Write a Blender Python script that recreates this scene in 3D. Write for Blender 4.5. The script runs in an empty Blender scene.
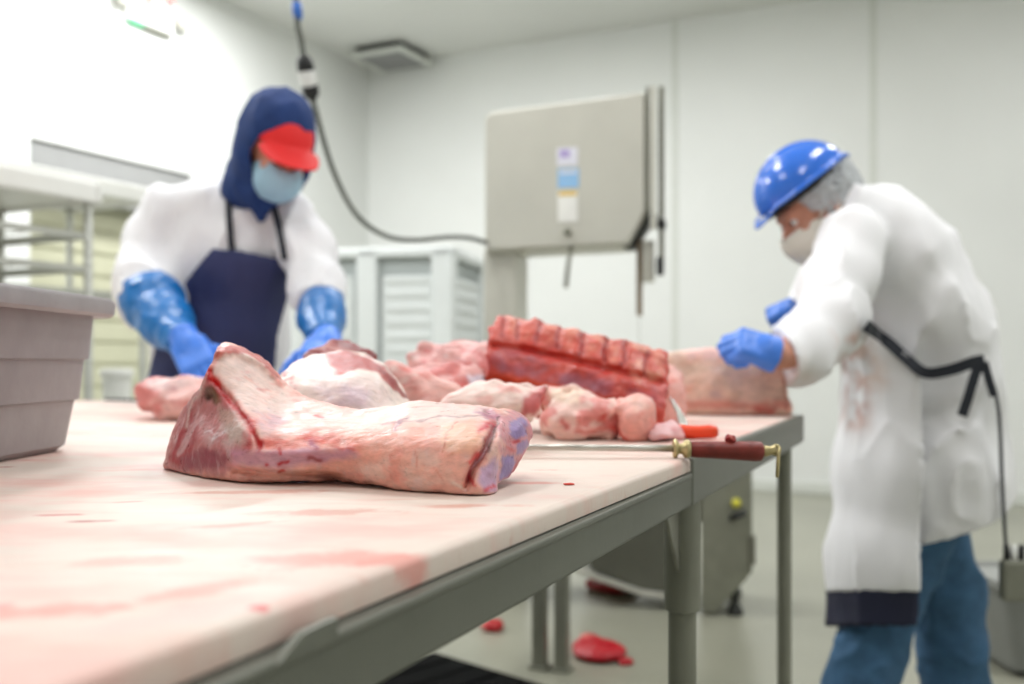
import bpy, math, random
import numpy as np
import openvdb
from mathutils import Vector, Matrix

random.seed(4)
SC = bpy.context.scene
COL = SC.collection
F, CX, HY, CZ = 995.0, 512.0, 362.0, 1.01      # focal length and horizon of the photograph, eye height
TZ = 0.90                                       # height of the cutting boards

# ------------------------------------------------------------------ helpers
def W(px, py, D):
    """a point of the room seen at (px, py) and D metres away"""
    return np.array([(px - CX) / F * D, D, CZ + (HY - py) / F * D])

def lin(r, g, b):
    f = lambda c: c / 12.92 if c <= 0.04045 else ((c + 0.055) / 1.055) ** 2.4
    return (f(r / 255), f(g / 255), f(b / 255))

def tag(o, label=None, cat=None, group=None, kind=None):
    if label: o['label'] = label
    if cat: o['category'] = cat
    if group: o['group'] = group
    if kind: o['kind'] = kind
    return o

def empty(name, loc, label=None, cat=None, group=None, rz=0.0):
    o = bpy.data.objects.new(name, None)
    COL.objects.link(o)
    o.location = loc
    o.rotation_euler = (0, 0, rz)
    o.empty_display_size = 0.1
    return tag(o, label, cat, group)

def wmat(o):
    m = o.matrix_basis.copy()
    return wmat(o.parent) @ m if o.parent else m

def link(name, me, mat=None, parent=None, smooth=True, world=True):
    o = bpy.data.objects.new(name, me)
    COL.objects.link(o)
    if mat is not None and not me.materials:
        me.materials.append(mat)
    if smooth and len(me.polygons):
        me.polygons.foreach_set('use_smooth', [True] * len(me.polygons))
    if parent is not None:
        o.parent = parent
        if world: o.matrix_basis = wmat(parent).inverted()    # vertices are given in the room's frame
    return o

def mesh(name, V, Fc):
    me = bpy.data.meshes.new(name)
    me.from_pydata([tuple(v) for v in V], [], [tuple(f) for f in Fc])
    me.validate(); me.update()
    return me

class MB:
    """collects shapes into one mesh"""
    def __init__(s): s.V, s.F = [], []
    def add(s, V, Fc):
        b = len(s.V); s.V += [tuple(v) for v in V]; s.F += [tuple(i + b for i in f) for f in Fc]; return s
    def box(s, c, size, rz=0.0, bev=0.0, M=None):
        hx, hy, hz = [q / 2 for q in size]
        b = min(bev, hx * .9, hy * .9, hz * .9)
        V, Fc = [], []
        if b <= 0:
            for z in (-hz, hz):
                for x, y in ((-hx, -hy), (hx, -hy), (hx, hy), (-hx, hy)): V.append((x, y, z))
            Fc = [(3, 2, 1, 0), (4, 5, 6, 7), (0, 1, 5, 4), (1, 2, 6, 5), (2, 3, 7, 6), (3, 0, 4, 7)]
        else:
            rings = []
            N = 4
            for (z, ins) in ((-hz, b), (-hz + b * .3, b * .3), (-hz + b, 0), (hz - b, 0), (hz - b * .3, b * .3), (hz, b)):
                ring = []
                for cx, cy, a0 in ((hx, hy, 0), (-hx, hy, 90), (-hx, -hy, 180), (hx, -hy, 270)):
                    for k in range(N):
                        a = math.radians(a0 + 90 * k / (N - 1))
                        r = b
                        ring.append(((abs(cx) - b) * np.sign(cx) + (r - ins) * math.cos(a), (abs(cy) - b) * np.sign(cy) + (r - ins) * math.sin(a), z))
                rings.append(ring)
            n = len(rings[0])
            for r in rings: V += r
            for i in range(len(rings) - 1):
                for j in range(n):
                    Fc.append((i * n + j, i * n + (j + 1) % n, (i + 1) * n + (j + 1) % n, (i + 1) * n + j))
            Fc.append(tuple(range(n - 1, -1, -1)))
            Fc.append(tuple((len(rings) - 1) * n + j for j in range(n)))
        if M is None: M = Matrix.Translation(c) @ Matrix.Rotation(rz, 4, 'Z')
        return s.add([M @ Vector(v) for v in V], Fc)
    def tube(s, pts, r, n=12, caps=True, sx=1.0):
        pts = [Vector(p) for p in pts]
        R = r if isinstance(r, (list, tuple)) else [r] * len(pts)
        V, Fc = [], []
        up = None
        for i, p in enumerate(pts):
            t = (pts[min(i + 1, len(pts) - 1)] - pts[max(i - 1, 0)]).normalized()
            if up is None:
                up = Vector((0, 0, 1)) if abs(t.z) < .9 else Vector((0, 1, 0))
            a = t.cross(up).normalized(); b = a.cross(t).normalized(); up = b
            for k in range(n):
                q = 2 * math.pi * k / n
                V.append(p + a * math.cos(q) * R[i] * sx + b * math.sin(q) * R[i])
        for i in range(len(pts) - 1):
            for k in range(n):
                Fc.append((i * n + k, i * n + (k + 1) % n, (i + 1) * n + (k + 1) % n, (i + 1) * n + k))
        if caps:
            Fc.append(tuple(range(n - 1, -1, -1))); Fc.append(tuple((len(pts) - 1) * n + k for k in range(n)))
        return s.add(V, Fc)
    def lathe(s, prof, c=(0, 0, 0), n=24, M=None):
        V, Fc = [], []
        for r, z in prof:
            for k in range(n):
                q = 2 * math.pi * k / n
                V.append((r * math.cos(q), r * math.sin(q), z))
        for i in range(len(prof) - 1):
            for k in range(n):
                Fc.append((i * n + k, i * n + (k + 1) % n, (i + 1) * n + (k + 1) % n, (i + 1) * n + k))
        Fc.append(tuple(range(n - 1, -1, -1))); Fc.append(tuple((len(prof) - 1) * n + k for k in range(n)))
        if M is None: M = Matrix.Translation(c)
        return s.add([M @ Vector(v) for v in V], Fc)
    def prism(s, poly, z0, z1, M=None):
        """a flat outline (x, y) made solid between z0 and z1"""
        n = len(poly)
        V = [(x, y, z0) for x, y in poly] + [(x, y, z1) for x, y in poly]
        Fc = [tuple(range(n - 1, -1, -1)), tuple(range(n, 2 * n))] + [(i, (i + 1) % n, n + (i + 1) % n, n + i) for i in range(n)]
        M = M or Matrix()
        return s.add([M @ Vector(v) for v in V], Fc)
    def build(s, name, mat, parent=None, smooth=False, world=True, bevel=0.0, auto=None):
        o = link(name, mesh(name, s.V, s.F), mat, parent, smooth, world)
        if bevel:
            m = o.modifiers.new('edge', 'BEVEL'); m.width = bevel; m.segments = 2; m.limit_method = 'ANGLE'
        if auto:
            a = math.radians(auto)
            try: o.data.set_sharp_from_angle(angle=a)
            except Exception: pass
        return o

def spline(P, n=8, closed=False):
    """Catmull-Rom through the points"""
    P = [np.array(p, float) for p in P]
    m = len(P); out = []
    rng = m if closed else m - 1
    for i in range(rng):
        g = (lambda k: P[k % m]) if closed else (lambda k: P[min(max(k, 0), m - 1)])
        p0, p1, p2, p3 = g(i - 1), g(i), g(i + 1), g(i + 2)
        for k in range(n):
            t = k / n
            out.append(.5 * (2 * p1 + (p2 - p0) * t + (2 * p0 - 5 * p1 + 4 * p2 - p3) * t * t + (3 * p1 - p0 - 3 * p2 + p3) * t ** 3))
    if not closed: out.append(P[-1])
    return out

# ------------------------------------------------------------------ noise
def _hash(i, j, k, seed):
    h = (i.astype(np.int64) * 374761393 + j.astype(np.int64) * 668265263 + k.astype(np.int64) * 2147483647 + seed * 1274126177) & 0xffffffff
    h = ((h ^ (h >> 13)) * 1274126177) & 0xffffffff
    h = ((h ^ (h >> 16)) * 2246822519) & 0xffffffff
    return ((h ^ (h >> 15)) & 0xffff) / 65535.0 * 2 - 1

def vnoise(P, seed=0):
    I = np.floor(P).astype(np.int64); f = P - I
    f = f * f * (3 - 2 * f)
    out = 0
    for dx in (0, 1):
        wx = f[:, 0] if dx else 1 - f[:, 0]
        for dy in (0, 1):
            wy = f[:, 1] if dy else 1 - f[:, 1]
            for dz in (0, 1):
                wz = f[:, 2] if dz else 1 - f[:, 2]
                out = out + wx * wy * wz * _hash(I[:, 0] + dx, I[:, 1] + dy, I[:, 2] + dz, seed)
    return out

def fbm(P, scale, seed=0, octaves=3):
    o, a, t = 0, 1.0, 0
    Q = P * scale
    for i in range(octaves):
        o = o + a * vnoise(Q, seed + i * 17); t += a
        Q = Q * 2.03 + 5.1; a *= .5
    return o / t

# ------------------------------------------------------------------ distance fields
def sstep(a, b, x):
    t = np.clip((x - a) / (b - a), 0, 1); return t * t * (3 - 2 * t)
def smin(a, b, k):
    h = np.clip(.5 + .5 * (b - a) / k, 0, 1); return b + (a - b) * h - k * h * (1 - h)
def smax(a, b, k): return -smin(-a, -b, k)
def sU(k, *ds):
    d = ds[0]
    for e in ds[1:]: d = smin(d, e, k)
    return d
def capsule(P, a, b, ra, rb):
    a = np.asarray(a, float); b = np.asarray(b, float)
    ab = b - a; t = np.clip(((P - a) @ ab) / max(ab @ ab, 1e-9), 0, 1)
    return np.linalg.norm(P - a - t[:, None] * ab, axis=1) - (ra + (rb - ra) * t)
def chain(P, pts, k=.02):
    """pts: (point, radius) in a row, blended"""
    d = None
    for (a, ra), (b, rb) in zip(pts[:-1], pts[1:]):
        e = capsule(P, a, b, ra, rb)
        d = e if d is None else smin(d, e, k)
    return d
def ellipsoid(P, c, r, R=None):
    q = P - np.asarray(c, float)
    if R is not None: q = q @ R                       # columns of R: the ellipsoid's own axes
    r = np.asarray(r, float)
    k0 = np.linalg.norm(q / r, axis=1); k1 = np.linalg.norm(q / (r * r), axis=1)
    return k0 * (k0 - 1) / np.maximum(k1, 1e-6)
def rbox(P, c, h, r, R=None):
    q = P - np.asarray(c, float)
    if R is not None: q = q @ R
    q = np.abs(q) - (np.asarray(h, float) - r)
    return np.linalg.norm(np.maximum(q, 0), axis=1) + np.minimum(q.max(1), 0) - r
def half(P, p, n):
    n = np.asarray(n, float); n = n / np.linalg.norm(n)
    return (P - np.asarray(p, float)) @ n
def squash(P, c, s):
    """P with space scaled about c, to make round things oval"""
    c = np.asarray(c, float); return (P - c) / np.asarray(s, float) + c
def frame(fwd, up):
    f = np.asarray(fwd, float); f = f / np.linalg.norm(f)
    u = np.asarray(up, float); u = u - f * (u @ f); u = u / np.linalg.norm(u)
    r = np.cross(f, u)
    return np.stack([r, f, u], 1)
def proj(P):
    D = np.maximum(P[:, 1], 1e-3)
    return CX + P[:, 0] / D * F, HY - (P[:, 2] - CZ) / D * F, D
def poly_sd(x, y, poly):
    """signed distance to a closed outline, negative inside"""
    poly = np.asarray(poly, float)
    d = np.full(x.shape, 1e9); ins = np.zeros(x.shape, bool)
    n = len(poly)
    for i in range(n):
        ax, ay = poly[i]; bx, by = poly[(i + 1) % n]
        ex, ey = bx - ax, by - ay
        wx, wy = x - ax, y - ay
        t = np.clip((wx * ex + wy * ey) / max(ex * ex + ey * ey, 1e-9), 0, 1)
        d = np.minimum(d, (wx - t * ex) ** 2 + (wy - t * ey) ** 2)
        c1 = (ay <= y) != (by <= y)
        if abs(ey) > 1e-12:
            ins ^= c1 & (x < ax + (y - ay) / ey * ex)
    d = np.sqrt(d)
    return np.where(ins, -d, d)
def line_d(x, y, pts):
    d = np.full(x.shape, 1e9)
    if len(pts) == 1: return np.hypot(x - pts[0][0], y - pts[0][1])
    for (ax, ay), (bx, by) in zip(pts[:-1], pts[1:]):
        ex, ey = bx - ax, by - ay
        t = np.clip(((x - ax) * ex + (y - ay) * ey) / max(ex * ex + ey * ey, 1e-9), 0, 1)
        d = np.minimum(d, (x - ax - t * ex) ** 2 + (y - ay - t * ey) ** 2)
    return np.sqrt(d)

def sdf_mesh(name, f, lo, hi, vox, colour=None):
    lo = np.asarray(lo, float); hi = np.asarray(hi, float)
    B = 4
    n = np.ceil((hi - lo) / (vox * B)).astype(int) + 1
    g = np.stack(np.meshgrid(*[np.arange(k) for k in n], indexing='ij'), -1).reshape(-1, 3)
    cen = lo + (g * B + (B - 1) / 2) * vox
    dc = np.concatenate([f(c) for c in np.array_split(cen, max(1, len(cen) // 200000))])
    act = np.abs(dc) < vox * B * 1.45
    out = np.full(tuple(n * B), 1.0, np.float32)
    blk = out.reshape(n[0], B, n[1], B, n[2], B)
    sgn = np.where(dc < 0, -1.0, 1.0).astype(np.float32)
    blk[...] = sgn.reshape(n[0], 1, n[1], 1, n[2], 1)
    ga = g[act]
    loc = np.stack(np.meshgrid(*[np.arange(B)] * 3, indexing='ij'), -1).reshape(-1, 3)
    for part in np.array_split(ga, max(1, len(ga) // 4000)):
        if not len(part): continue
        idx = (part[:, None, :] * B + loc[None]).reshape(-1, 3)
        out[idx[:, 0], idx[:, 1], idx[:, 2]] = np.clip(f(lo + idx * vox) / vox, -3, 3)
    out[0] = out[-1] = 1; out[:, 0] = out[:, -1] = 1; out[:, :, 0] = out[:, :, -1] = 1
    grid = openvdb.FloatGrid(1.0)
    grid.copyFromArray(out)
    p, t, q = grid.convertToPolygons(isovalue=0.0, adaptivity=0.0)
    P = lo + np.asarray(p, float) * vox
    q = np.asarray(q)[:, ::-1]
    me = bpy.data.meshes.new(name)
    nv, nf = len(P), len(q)
    me.vertices.add(nv); me.vertices.foreach_set('co', P.astype(np.float32).ravel())
    me.loops.add(nf * 4); me.loops.foreach_set('vertex_index', q.astype(np.int32).ravel())
    me.polygons.add(nf)
    me.polygons.foreach_set('loop_start', np.arange(0, nf * 4, 4, dtype=np.int32))
    me.update(); me.validate()
    # outward faces: the signed volume must be positive
    a, b, c = P[q[:, 0]], P[q[:, 1]], P[q[:, 2]]
    if np.einsum('ij,ij->', a - P.mean(0), np.cross(b - a, c - a)) < 0: me.flip_normals()
    if colour is not None:
        c = np.clip(colour(P), 0, 1)
        at = me.color_attributes.new('Col', 'FLOAT_COLOR', 'POINT')
        at.data.foreach_set('color', np.concatenate([c, np.ones((nv, 1))], 1).astype(np.float32).ravel())
    return me

def surf(f, px, py, D0, D1, out=0.0):
    """first point of a field along a line of sight"""
    Ds = np.linspace(D0, D1, 400)
    P = np.stack([W(px, py, D) for D in Ds])
    d = f(P) - out
    i = np.argmax(d < 0) if (d < 0).any() else int(np.argmin(d))
    return P[i]

# ------------------------------------------------------------------ materials
def nodes(name):
    m = bpy.data.materials.new(name); m.use_nodes = True
    nt = m.node_tree; b = nt.nodes['Principled BSDF']
    return m, nt, b
def setin(b, **k):
    for n, v in k.items():
        n = n.replace('_', ' ')
        if n in b.inputs: b.inputs[n].default_value = v
def mat(name, rgb, rough=.5, metal=0.0, var=.06, scale=8.0, bump=0.0, bscale=60.0, spec=.5, alpha=None, sheen=0.0, stretch=None):
    """a plain surface with a little unevenness of tone and relief"""
    m, nt, b = nodes(name)
    c = lin(*rgb)
    tc = nt.nodes.new('ShaderNodeTexCoord')
    src = tc.outputs['Object']
    if stretch:
        mp = nt.nodes.new('ShaderNodeMapping'); mp.inputs['Scale'].default_value = stretch
        nt.links.new(src, mp.inputs[0]); src = mp.outputs[0]
    nz = nt.nodes.new('ShaderNodeTexNoise'); nz.inputs['Scale'].default_value = scale; nz.inputs['Detail'].default_value = 4
    nt.links.new(src, nz.inputs['Vector'])
    rp = nt.nodes.new('ShaderNodeValToRGB')
    rp.color_ramp.elements[0].position = .3; rp.color_ramp.elements[1].position = .7
    rp.color_ramp.elements[0].color = (*[x * (1 - var) for x in c], 1); rp.color_ramp.elements[1].color = (*[min(1, x * (1 + var)) for x in c], 1)
    nt.links.new(nz.outputs[0], rp.inputs[0]); nt.links.new(rp.outputs[0], b.inputs['Base Color'])
    setin(b, Roughness=rough, Metallic=metal)
    if 'Specular IOR Level' in b.inputs: b.inputs['Specular IOR Level'].default_value = spec
    if sheen: setin(b, Sheen_Weight=sheen)
    if bump:
        n2 = nt.nodes.new('ShaderNodeTexNoise'); n2.inputs['Scale'].default_value = bscale; n2.inputs['Detail'].default_value = 3
        nt.links.new(src, n2.inputs['Vector'])
        bp = nt.nodes.new('ShaderNodeBump'); bp.inputs['Strength'].default_value = bump; bp.inputs['Distance'].default_value = .01
        nt.links.new(n2.outputs[0], bp.inputs['Height']); nt.links.new(bp.outputs[0], b.inputs['Normal'])
    if alpha is not None: setin(b, Alpha=alpha)
    return m
def meat_mat(name, fine=140.0, rough=.33, bump=.35):
    """flesh: the colour of each spot of the cut, a fine grain and a wet gloss"""
    m, nt, b = nodes(name)
    at = nt.nodes.new('ShaderNodeAttribute'); at.attribute_name = 'Col'
    tc = nt.nodes.new('ShaderNodeTexCoord')
    nz = nt.nodes.new('ShaderNodeTexNoise'); nz.inputs['Scale'].default_value = fine; nz.inputs['Detail'].default_value = 5; nz.inputs['Roughness'].default_value = .65
    mp = nt.nodes.new('ShaderNodeMapping'); mp.inputs['Scale'].default_value = (.45, 1, 1.1); mp.inputs['Rotation'].default_value = (0, .5, .2)
    nt.links.new(tc.outputs['Object'], mp.inputs[0]); nt.links.new(mp.outputs[0], nz.inputs['Vector'])
    mr = nt.nodes.new('ShaderNodeMapRange'); mr.inputs[1].default_value = .3; mr.inputs[2].default_value = .7; mr.inputs[3].default_value = .86; mr.inputs[4].default_value = 1.12
    nt.links.new(nz.outputs[0], mr.inputs[0])
    mx = nt.nodes.new('ShaderNodeMix'); mx.data_type = 'RGBA'; mx.blend_type = 'MULTIPLY'; mx.inputs[0].default_value = 1
    nt.links.new(at.outputs['Color'], mx.inputs[6]); nt.links.new(mr.outputs[0], mx.inputs[7])
    nt.links.new(mx.outputs[2], b.inputs['Base Color'])
    bp = nt.nodes.new('ShaderNodeBump'); bp.inputs['Strength'].default_value = bump; bp.inputs['Distance'].default_value = .004
    nt.links.new(nz.outputs[0], bp.inputs['Height']); nt.links.new(bp.outputs[0], b.inputs['Normal'])
    r2 = nt.nodes.new('ShaderNodeMapRange'); r2.inputs[1].default_value = .3; r2.inputs[2].default_value = .7; r2.inputs[3].default_value = rough - .1; r2.inputs[4].default_value = rough + .2
    nt.links.new(nz.outputs[0], r2.inputs[0]); nt.links.new(r2.outputs[0], b.inputs['Roughness'])
    setin(b, Subsurface_Weight=.12, Subsurface_Scale=.01)
    b.inputs['Subsurface Radius'].default_value = (1, .35, .2)
    return m

# ------------------------------------------------------------------ the camera
cam = bpy.data.cameras.new('camera'); co = bpy.data.objects.new('camera', cam); COL.objects.link(co)
co.location = (0, 0, CZ); co.rotation_euler = (math.radians(90), 0, 0)
cam.sensor_width = 36.0; cam.lens = 36.0 * F / 1024; cam.shift_y = (HY - 342) / 1024
cam.clip_start = .02; cam.clip_end = 60
cam.dof.use_dof = True; cam.dof.focus_distance = .87; cam.dof.aperture_fstop = 4.0
SC.camera = co
SC.view_settings.view_transform = 'Standard'; SC.view_settings.look = 'None'
SC.view_settings.gamma = 1; SC.view_settings.use_curve_mapping = False
SC.view_settings.exposure = 0.0

# ------------------------------------------------------------------ the room
K = np.array([-1.36, 9.415]); E1 = np.array([.899, -.438]); E2 = np.array([-.438, -.899]); CH = 3.79
A26 = math.atan2(E1[1], E1[0])
def R2(t, s, z): p = K + E1 * t + E2 * s; return Vector((p[0], p[1], z))
def back_t(px): k = (px - CX) / F; return (k * K[1] - K[0]) / (E1[0] - k * E1[1])
def left_s(px): k = (px - CX) / F; return (K[0] - k * K[1]) / (k * E2[1] - E2[0])
def depth_left(px): return (K + E2 * left_s(px))[1]
LB, LL = 8.6, 11.0

m_wall = mat('wall_panel_white', (232, 234, 231), .42, var=.02, scale=1.5)
m_ceil = mat('ceiling_white', (224, 225, 221), .7, var=.02, scale=1.5)
m_floor = mat('sealed_floor', (152, 152, 136), .3, var=.10, scale=1.3, bump=.05, bscale=25)
m_trim = mat('trim_white', (216, 219, 212), .5, var=.02)
m_steel = mat('brushed_steel', (176, 176, 166), .38, .75, var=.05, scale=6, stretch=(1, 1, 8))
m_steel_d = mat('dull_steel', (138, 139, 126), .5, .35, var=.08, scale=10, bump=.03)
m_painted = mat('painted_grey_steel', (196, 195, 184), .45, .0, var=.02, scale=3)
m_dark = mat('dark_rubber', (38, 40, 36), .6, var=.15)
m_black = mat('black_plastic', (24, 25, 26), .45, var=.1)
m_white = mat('white_plastic', (236, 237, 233), .4, var=.02)
m_bin = mat('grey_tote_plastic', (150, 146, 148), .42, var=.08, scale=20, bump=.05, bscale=80)

def quad_wall(name, a, b, c, d, thick, nrm, m):
    """a wall slab: inner face a-b-c-d, thickness away from the room"""
    n = Vector(nrm).normalized() * thick
    P = [Vector(p) for p in (a, b, c, d)]
    mb = MB(); V = P + [p - n for p in P]
    mb.add(V, [(0, 1, 2, 3), (7, 6, 5, 4), (0, 4, 5, 1), (1, 5, 6, 2), (2, 6, 7, 3), (3, 7, 4, 0)])
    return tag(mb.build(name, m), kind='structure')

mb = MB(); P = [R2(-.2, -.2, 0), R2(LB + .2, -.2, 0), R2(LB + .2, LL + .2, 0), R2(-.2, LL + .2, 0)]
mb.add(P + [p - Vector((0, 0, .1)) for p in P], [(0, 3, 2, 1), (4, 5, 6, 7), (0, 1, 5, 4), (1, 2, 6, 5), (2, 3, 7, 6), (3, 0, 4, 7)])
tag(mb.build('floor', m_floor), kind='structure')
mb = MB(); P = [R2(-.2, -.2, CH), R2(LB + .2, -.2, CH), R2(LB + .2, LL + .2, CH), R2(-.2, LL + .2, CH)]
mb.add(P + [p + Vector((0, 0, .1)) for p in P], [(0, 1, 2, 3), (7, 6, 5, 4), (0, 4, 5, 1), (1, 5, 6, 2), (2, 6, 7, 3), (3, 7, 4, 0)])
tag(mb.build('ceiling', m_ceil), kind='structure')
e1 = Vector((*E1, 0)); e2 = Vector((*E2, 0))
quad_wall('wall_back', R2(0, 0, 0), R2(LB, 0, 0), R2(LB, 0, CH), R2(0, 0, CH), .1, e2, m_wall)
quad_wall('wall_right', R2(LB, 0, 0), R2(LB, LL, 0), R2(LB, LL, CH), R2(LB, 0, CH), .1, -e1, m_wall)
quad_wall('wall_front', R2(LB, LL, 0), R2(0, LL, 0), R2(0, LL, CH), R2(LB, LL, CH), .1, -e2, m_wall)
# left wall with its roll-up door opening
sA, sB = left_s(30), left_s(192)                    # the opening runs from sB to sA
zo = 1.01 + (362 - 137) / F * depth_left(30)
mb = MB()
def wall_piece(s0, s1, z0, z1):
    a, b, c, d = R2(0, s1, z0), R2(0, s0, z0), R2(0, s0, z1), R2(0, s1, z1); n = e1 * .14
    mb.add([a, b, c, d, a - n, b - n, c - n, d - n], [(0, 1, 2, 3), (7, 6, 5, 4), (0, 4, 5, 1), (1, 5, 6, 2), (2, 6, 7, 3), (3, 7, 4, 0)])
wall_piece(0, sB, 0, CH); wall_piece(sA, LL, 0, CH); wall_piece(sB, sA, zo, CH)
tag(mb.build('wall_left', m_wall), kind='structure')
# the opening: a grey header box above a cream roll-up curtain
m_cream = mat('cream_curtain', (196, 196, 170), .6, var=.03)
m_header = mat('header_grey', (150, 151, 150), .5, var=.03)
def left_box(mb, s0, s1, t0, t1, z0, z1, bev=0.0):
    c = R2((t0 + t1) / 2, (s0 + s1) / 2, (z0 + z1) / 2)
    mb.box(c, (abs(t1 - t0), abs(s1 - s0), abs(z1 - z0)), rz=A26, bev=bev)
mb = MB(); left_box(mb, sB - .1, sA + .1, -.30, -.16, 0, zo + .1)
for i in range(14): left_box(mb, sB, sA, -.16, -.145, .1 + i * .15, .1 + i * .15 + .13, .006)
door = tag(mb.build('door_1', m_cream), kind='structure')
mb = MB(); left_box(mb, sB, sA, -.145, -.02, zo - .30, zo, .01); left_box(mb, sB, sA, -.15, -.015, zo - .33, zo - .30)
mb.build('header', m_header, door)
# baseboard and panel joints of the back wall
mb = MB(); mb.box(R2(LB / 2, .012, .045), (LB, .024, .09), rz=A26, bev=.008)
tag(mb.build('baseboard_back', m_trim), kind='structure')
mb = MB(); mb.box(R2(.012, sB / 2, .045), (.024, sB, .09), rz=A26, bev=.008)
tag(mb.build('baseboard_left', m_trim), kind='structure')
for i, px in enumerate((675, 873)):
    mb = MB(); mb.box(R2(back_t(px), .003, CH / 2 + .045), (.05, .006, CH - .09), rz=A26, bev=.003)
    tag(mb.build('trim_%d' % (i + 1), m_trim), kind='structure')

# ceiling lamps
m_lamp = bpy.data.materials.new('lamp_diffuser'); m_lamp.use_nodes = True
b = m_lamp.node_tree.nodes['Principled BSDF']; setin(b, Emission_Color=(1, .985, .95, 1), Emission_Strength=3.0); b.inputs['Base Color'].default_value = (.9, .9, .9, 1)
lamps = [(.95, 3.0, 2.6), (.95, 5.6, 2.2), (3.1, 2.6, 1), (3.1, 5.2, 1), (3.1, 7.8, .8), (5.6, 2.6, .8), (5.6, 5.2, .9), (5.6, 7.8, .55), (7.6, 5.2, .8)]
LP = 32.0
for i, (t, s, pw) in enumerate(lamps):
    p = R2(t, s, CH)
    root = empty('ceiling_lamp', (p.x, p.y, CH), 'long white fluorescent lamp fixed to the ceiling overhead', 'lamp', 'fluorescent ceiling lamps', rz=A26)
    fb = MB()
    fb.box(Vector((0, 0, -.02)), (.36, 1.26, .04), bev=.01)
    fb.build('housing', m_white, root, world=False)
    db = MB(); db.box(Vector((0, 0, -.052)), (.30, 1.2, .024), bev=.008); db.build('diffuser', m_lamp, root, world=False)
    L = bpy.data.lights.new('lamp_light', 'AREA'); L.shape = 'RECTANGLE'; L.size = .3; L.size_y = 1.2
    L.energy = LP * pw; L.color = (.985, .985, 1)
    lo = bpy.data.objects.new('lamp_light', L); COL.objects.link(lo); lo.parent = root; lo.location = (0, 0, -.07)
w = bpy.data.worlds.new('world'); SC.world = w; w.use_nodes = True
w.node_tree.nodes['Background'].inputs[0].default_value = (.8, .8, .78, 1); w.node_tree.nodes['Background'].inputs[1].default_value = .3

# ceiling air vent by the far corner
pv = W(392, 62, 8.9)
VS = .74
root = empty('ceiling_vent', (pv[0], pv[1], CH), 'square grey air vent in the ceiling above the far corner', 'vent', rz=A26)
mb = MB()
for (cx, cy, sx, sy) in ((0, -.33, .74, .08), (0, .33, .74, .08), (-.33, 0, .08, .58), (.33, 0, .08, .58)): mb.box(Vector((cx * VS, cy * VS, -.075)), (sx * VS, sy * VS, .03), bev=.004)
mb.build('frame', m_trim, root, world=False)
mb = MB(); mb.box(Vector((0, 0, -.035)), (.46, .46, .07)); mb.build('neck', m_black, root, world=False)
mb = MB()
for k in range(6): mb.box((0, 0, 0), (.43, .012, .05), M=Matrix.Translation((0, -.19 + k * .076, -.085)) @ Matrix.Rotation(.7, 4, 'X'))
mb.build('louvers', m_header, root, world=False)

# exit sign with its two lamp heads on the left wall
sx = left_s(146); zb = 1.01 + (362 - 31) / F * depth_left(146)
p = R2(.0, sx, zb)
root = empty('exit_sign', p, 'white emergency exit sign with red letters high on the left wall', 'sign', rz=A26)
mb = MB(); mb.box(Vector((.03, 0, .17)), (.06, .42, .30), bev=.012); mb.build('housing', m_white, root, world=False)
m_red = mat('sign_red', (236, 60, 66), .5); m_green = mat('indicator_green', (60, 190, 130), .4)
tcu = bpy.data.curves.new('exit_text', 'FONT'); tcu.body = 'EXIT'; tcu.size = .20; tcu.extrude = .002; tcu.align_x = 'CENTER'; tcu.align_y = 'CENTER'
t0 = bpy.data.objects.new('exit_text', tcu); COL.objects.link(t0); bpy.context.view_layer.update()
tme = bpy.data.meshes.new_from_object(t0.evaluated_get(bpy.context.evaluated_depsgraph_get())); bpy.data.objects.remove(t0); tme.materials.clear()
to = link('lettering', tme, m_red, root, smooth=False, world=False)
to.location = (.063, 0, .19); to.rotation_euler = (math.radians(90), 0, math.radians(90))
mb = MB(); mb.box(Vector((.03, -.12, .012)), (.04, .12, .02), bev=.004); mb.build('indicator', m_green, root, world=False)
mb = MB(); mb.box(Vector((.03, .07, .012)), (.05, .24, .022), bev=.004); mb.build('battery_cover', m_steel_d, root, world=False)
for s_ in (-1, 1):
    mb = MB(); mb.lathe([(.02, 0), (.05, .02), (.055, .06), (.05, .07), (.0, .072)], n=20, M=Matrix.Translation((.03, s_ * .27, .12)) @ Matrix.Rotation(math.radians(80), 4, 'Y'))
    mb.tube([(.03, s_ * .20, .12), (.03, s_ * .27, .12)], .012)
    mb.build('lamp_head', m_painted, root, smooth=True, world=False)

# ------------------------------------------------------------------ the cutting table
C0 = np.array([.61, 2.085]); U = np.array([-.397, -.918]); V_ = np.array([-.918, .397])
AT = math.atan2(U[1], U[0])                         # local x of the table runs towards the near end
def T(u, v, z): p = C0 + U * u + V_ * v; return Vector((p[0], p[1], z))
LT, WT = 2.45, 2.10
def tbox(mb, u0, u1, v0, v1, z0, z1, bev=0.0):
    # U x V_ is left handed: box is symmetric so only its direction matters
    mb.box(T((u0 + u1) / 2, (v0 + v1) / 2, (z0 + z1) / 2), (abs(u1 - u0), abs(v1 - v0), abs(z1 - z0)), rz=AT, bev=bev)
tb = T(LT / 2, WT / 2, 0)
table = empty('cutting_table', tb, 'large stainless steel butchery table carrying the white cutting boards and meat', 'table')
US = 1.017                                          # where the near boards end
m_rail = mat('table_rail_steel', (124, 126, 117), .46, .55, var=.05, scale=8, bump=.02)
mb = MB()
tbox(mb, 0, LT, 0, .035, .842, .882, .003)          # long rail in front
tbox(mb, US + .004, LT, -.004, .01, .8755, .8818, .002)
tbox(mb, 0, US - .006, -.002, .010, .842, .8995, .004)
mb.build('front_rail', m_rail, table)
mb = MB(); tbox(mb, 0, .012, .012, WT, .848, .8995, .004); mb.build('end_rail', m_rail, table)
mb = MB(); tbox(mb, -.012, -.001, 1.75, 1.94, .884, .906, .003); mb.build('edge_strip', m_black, table)
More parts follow.
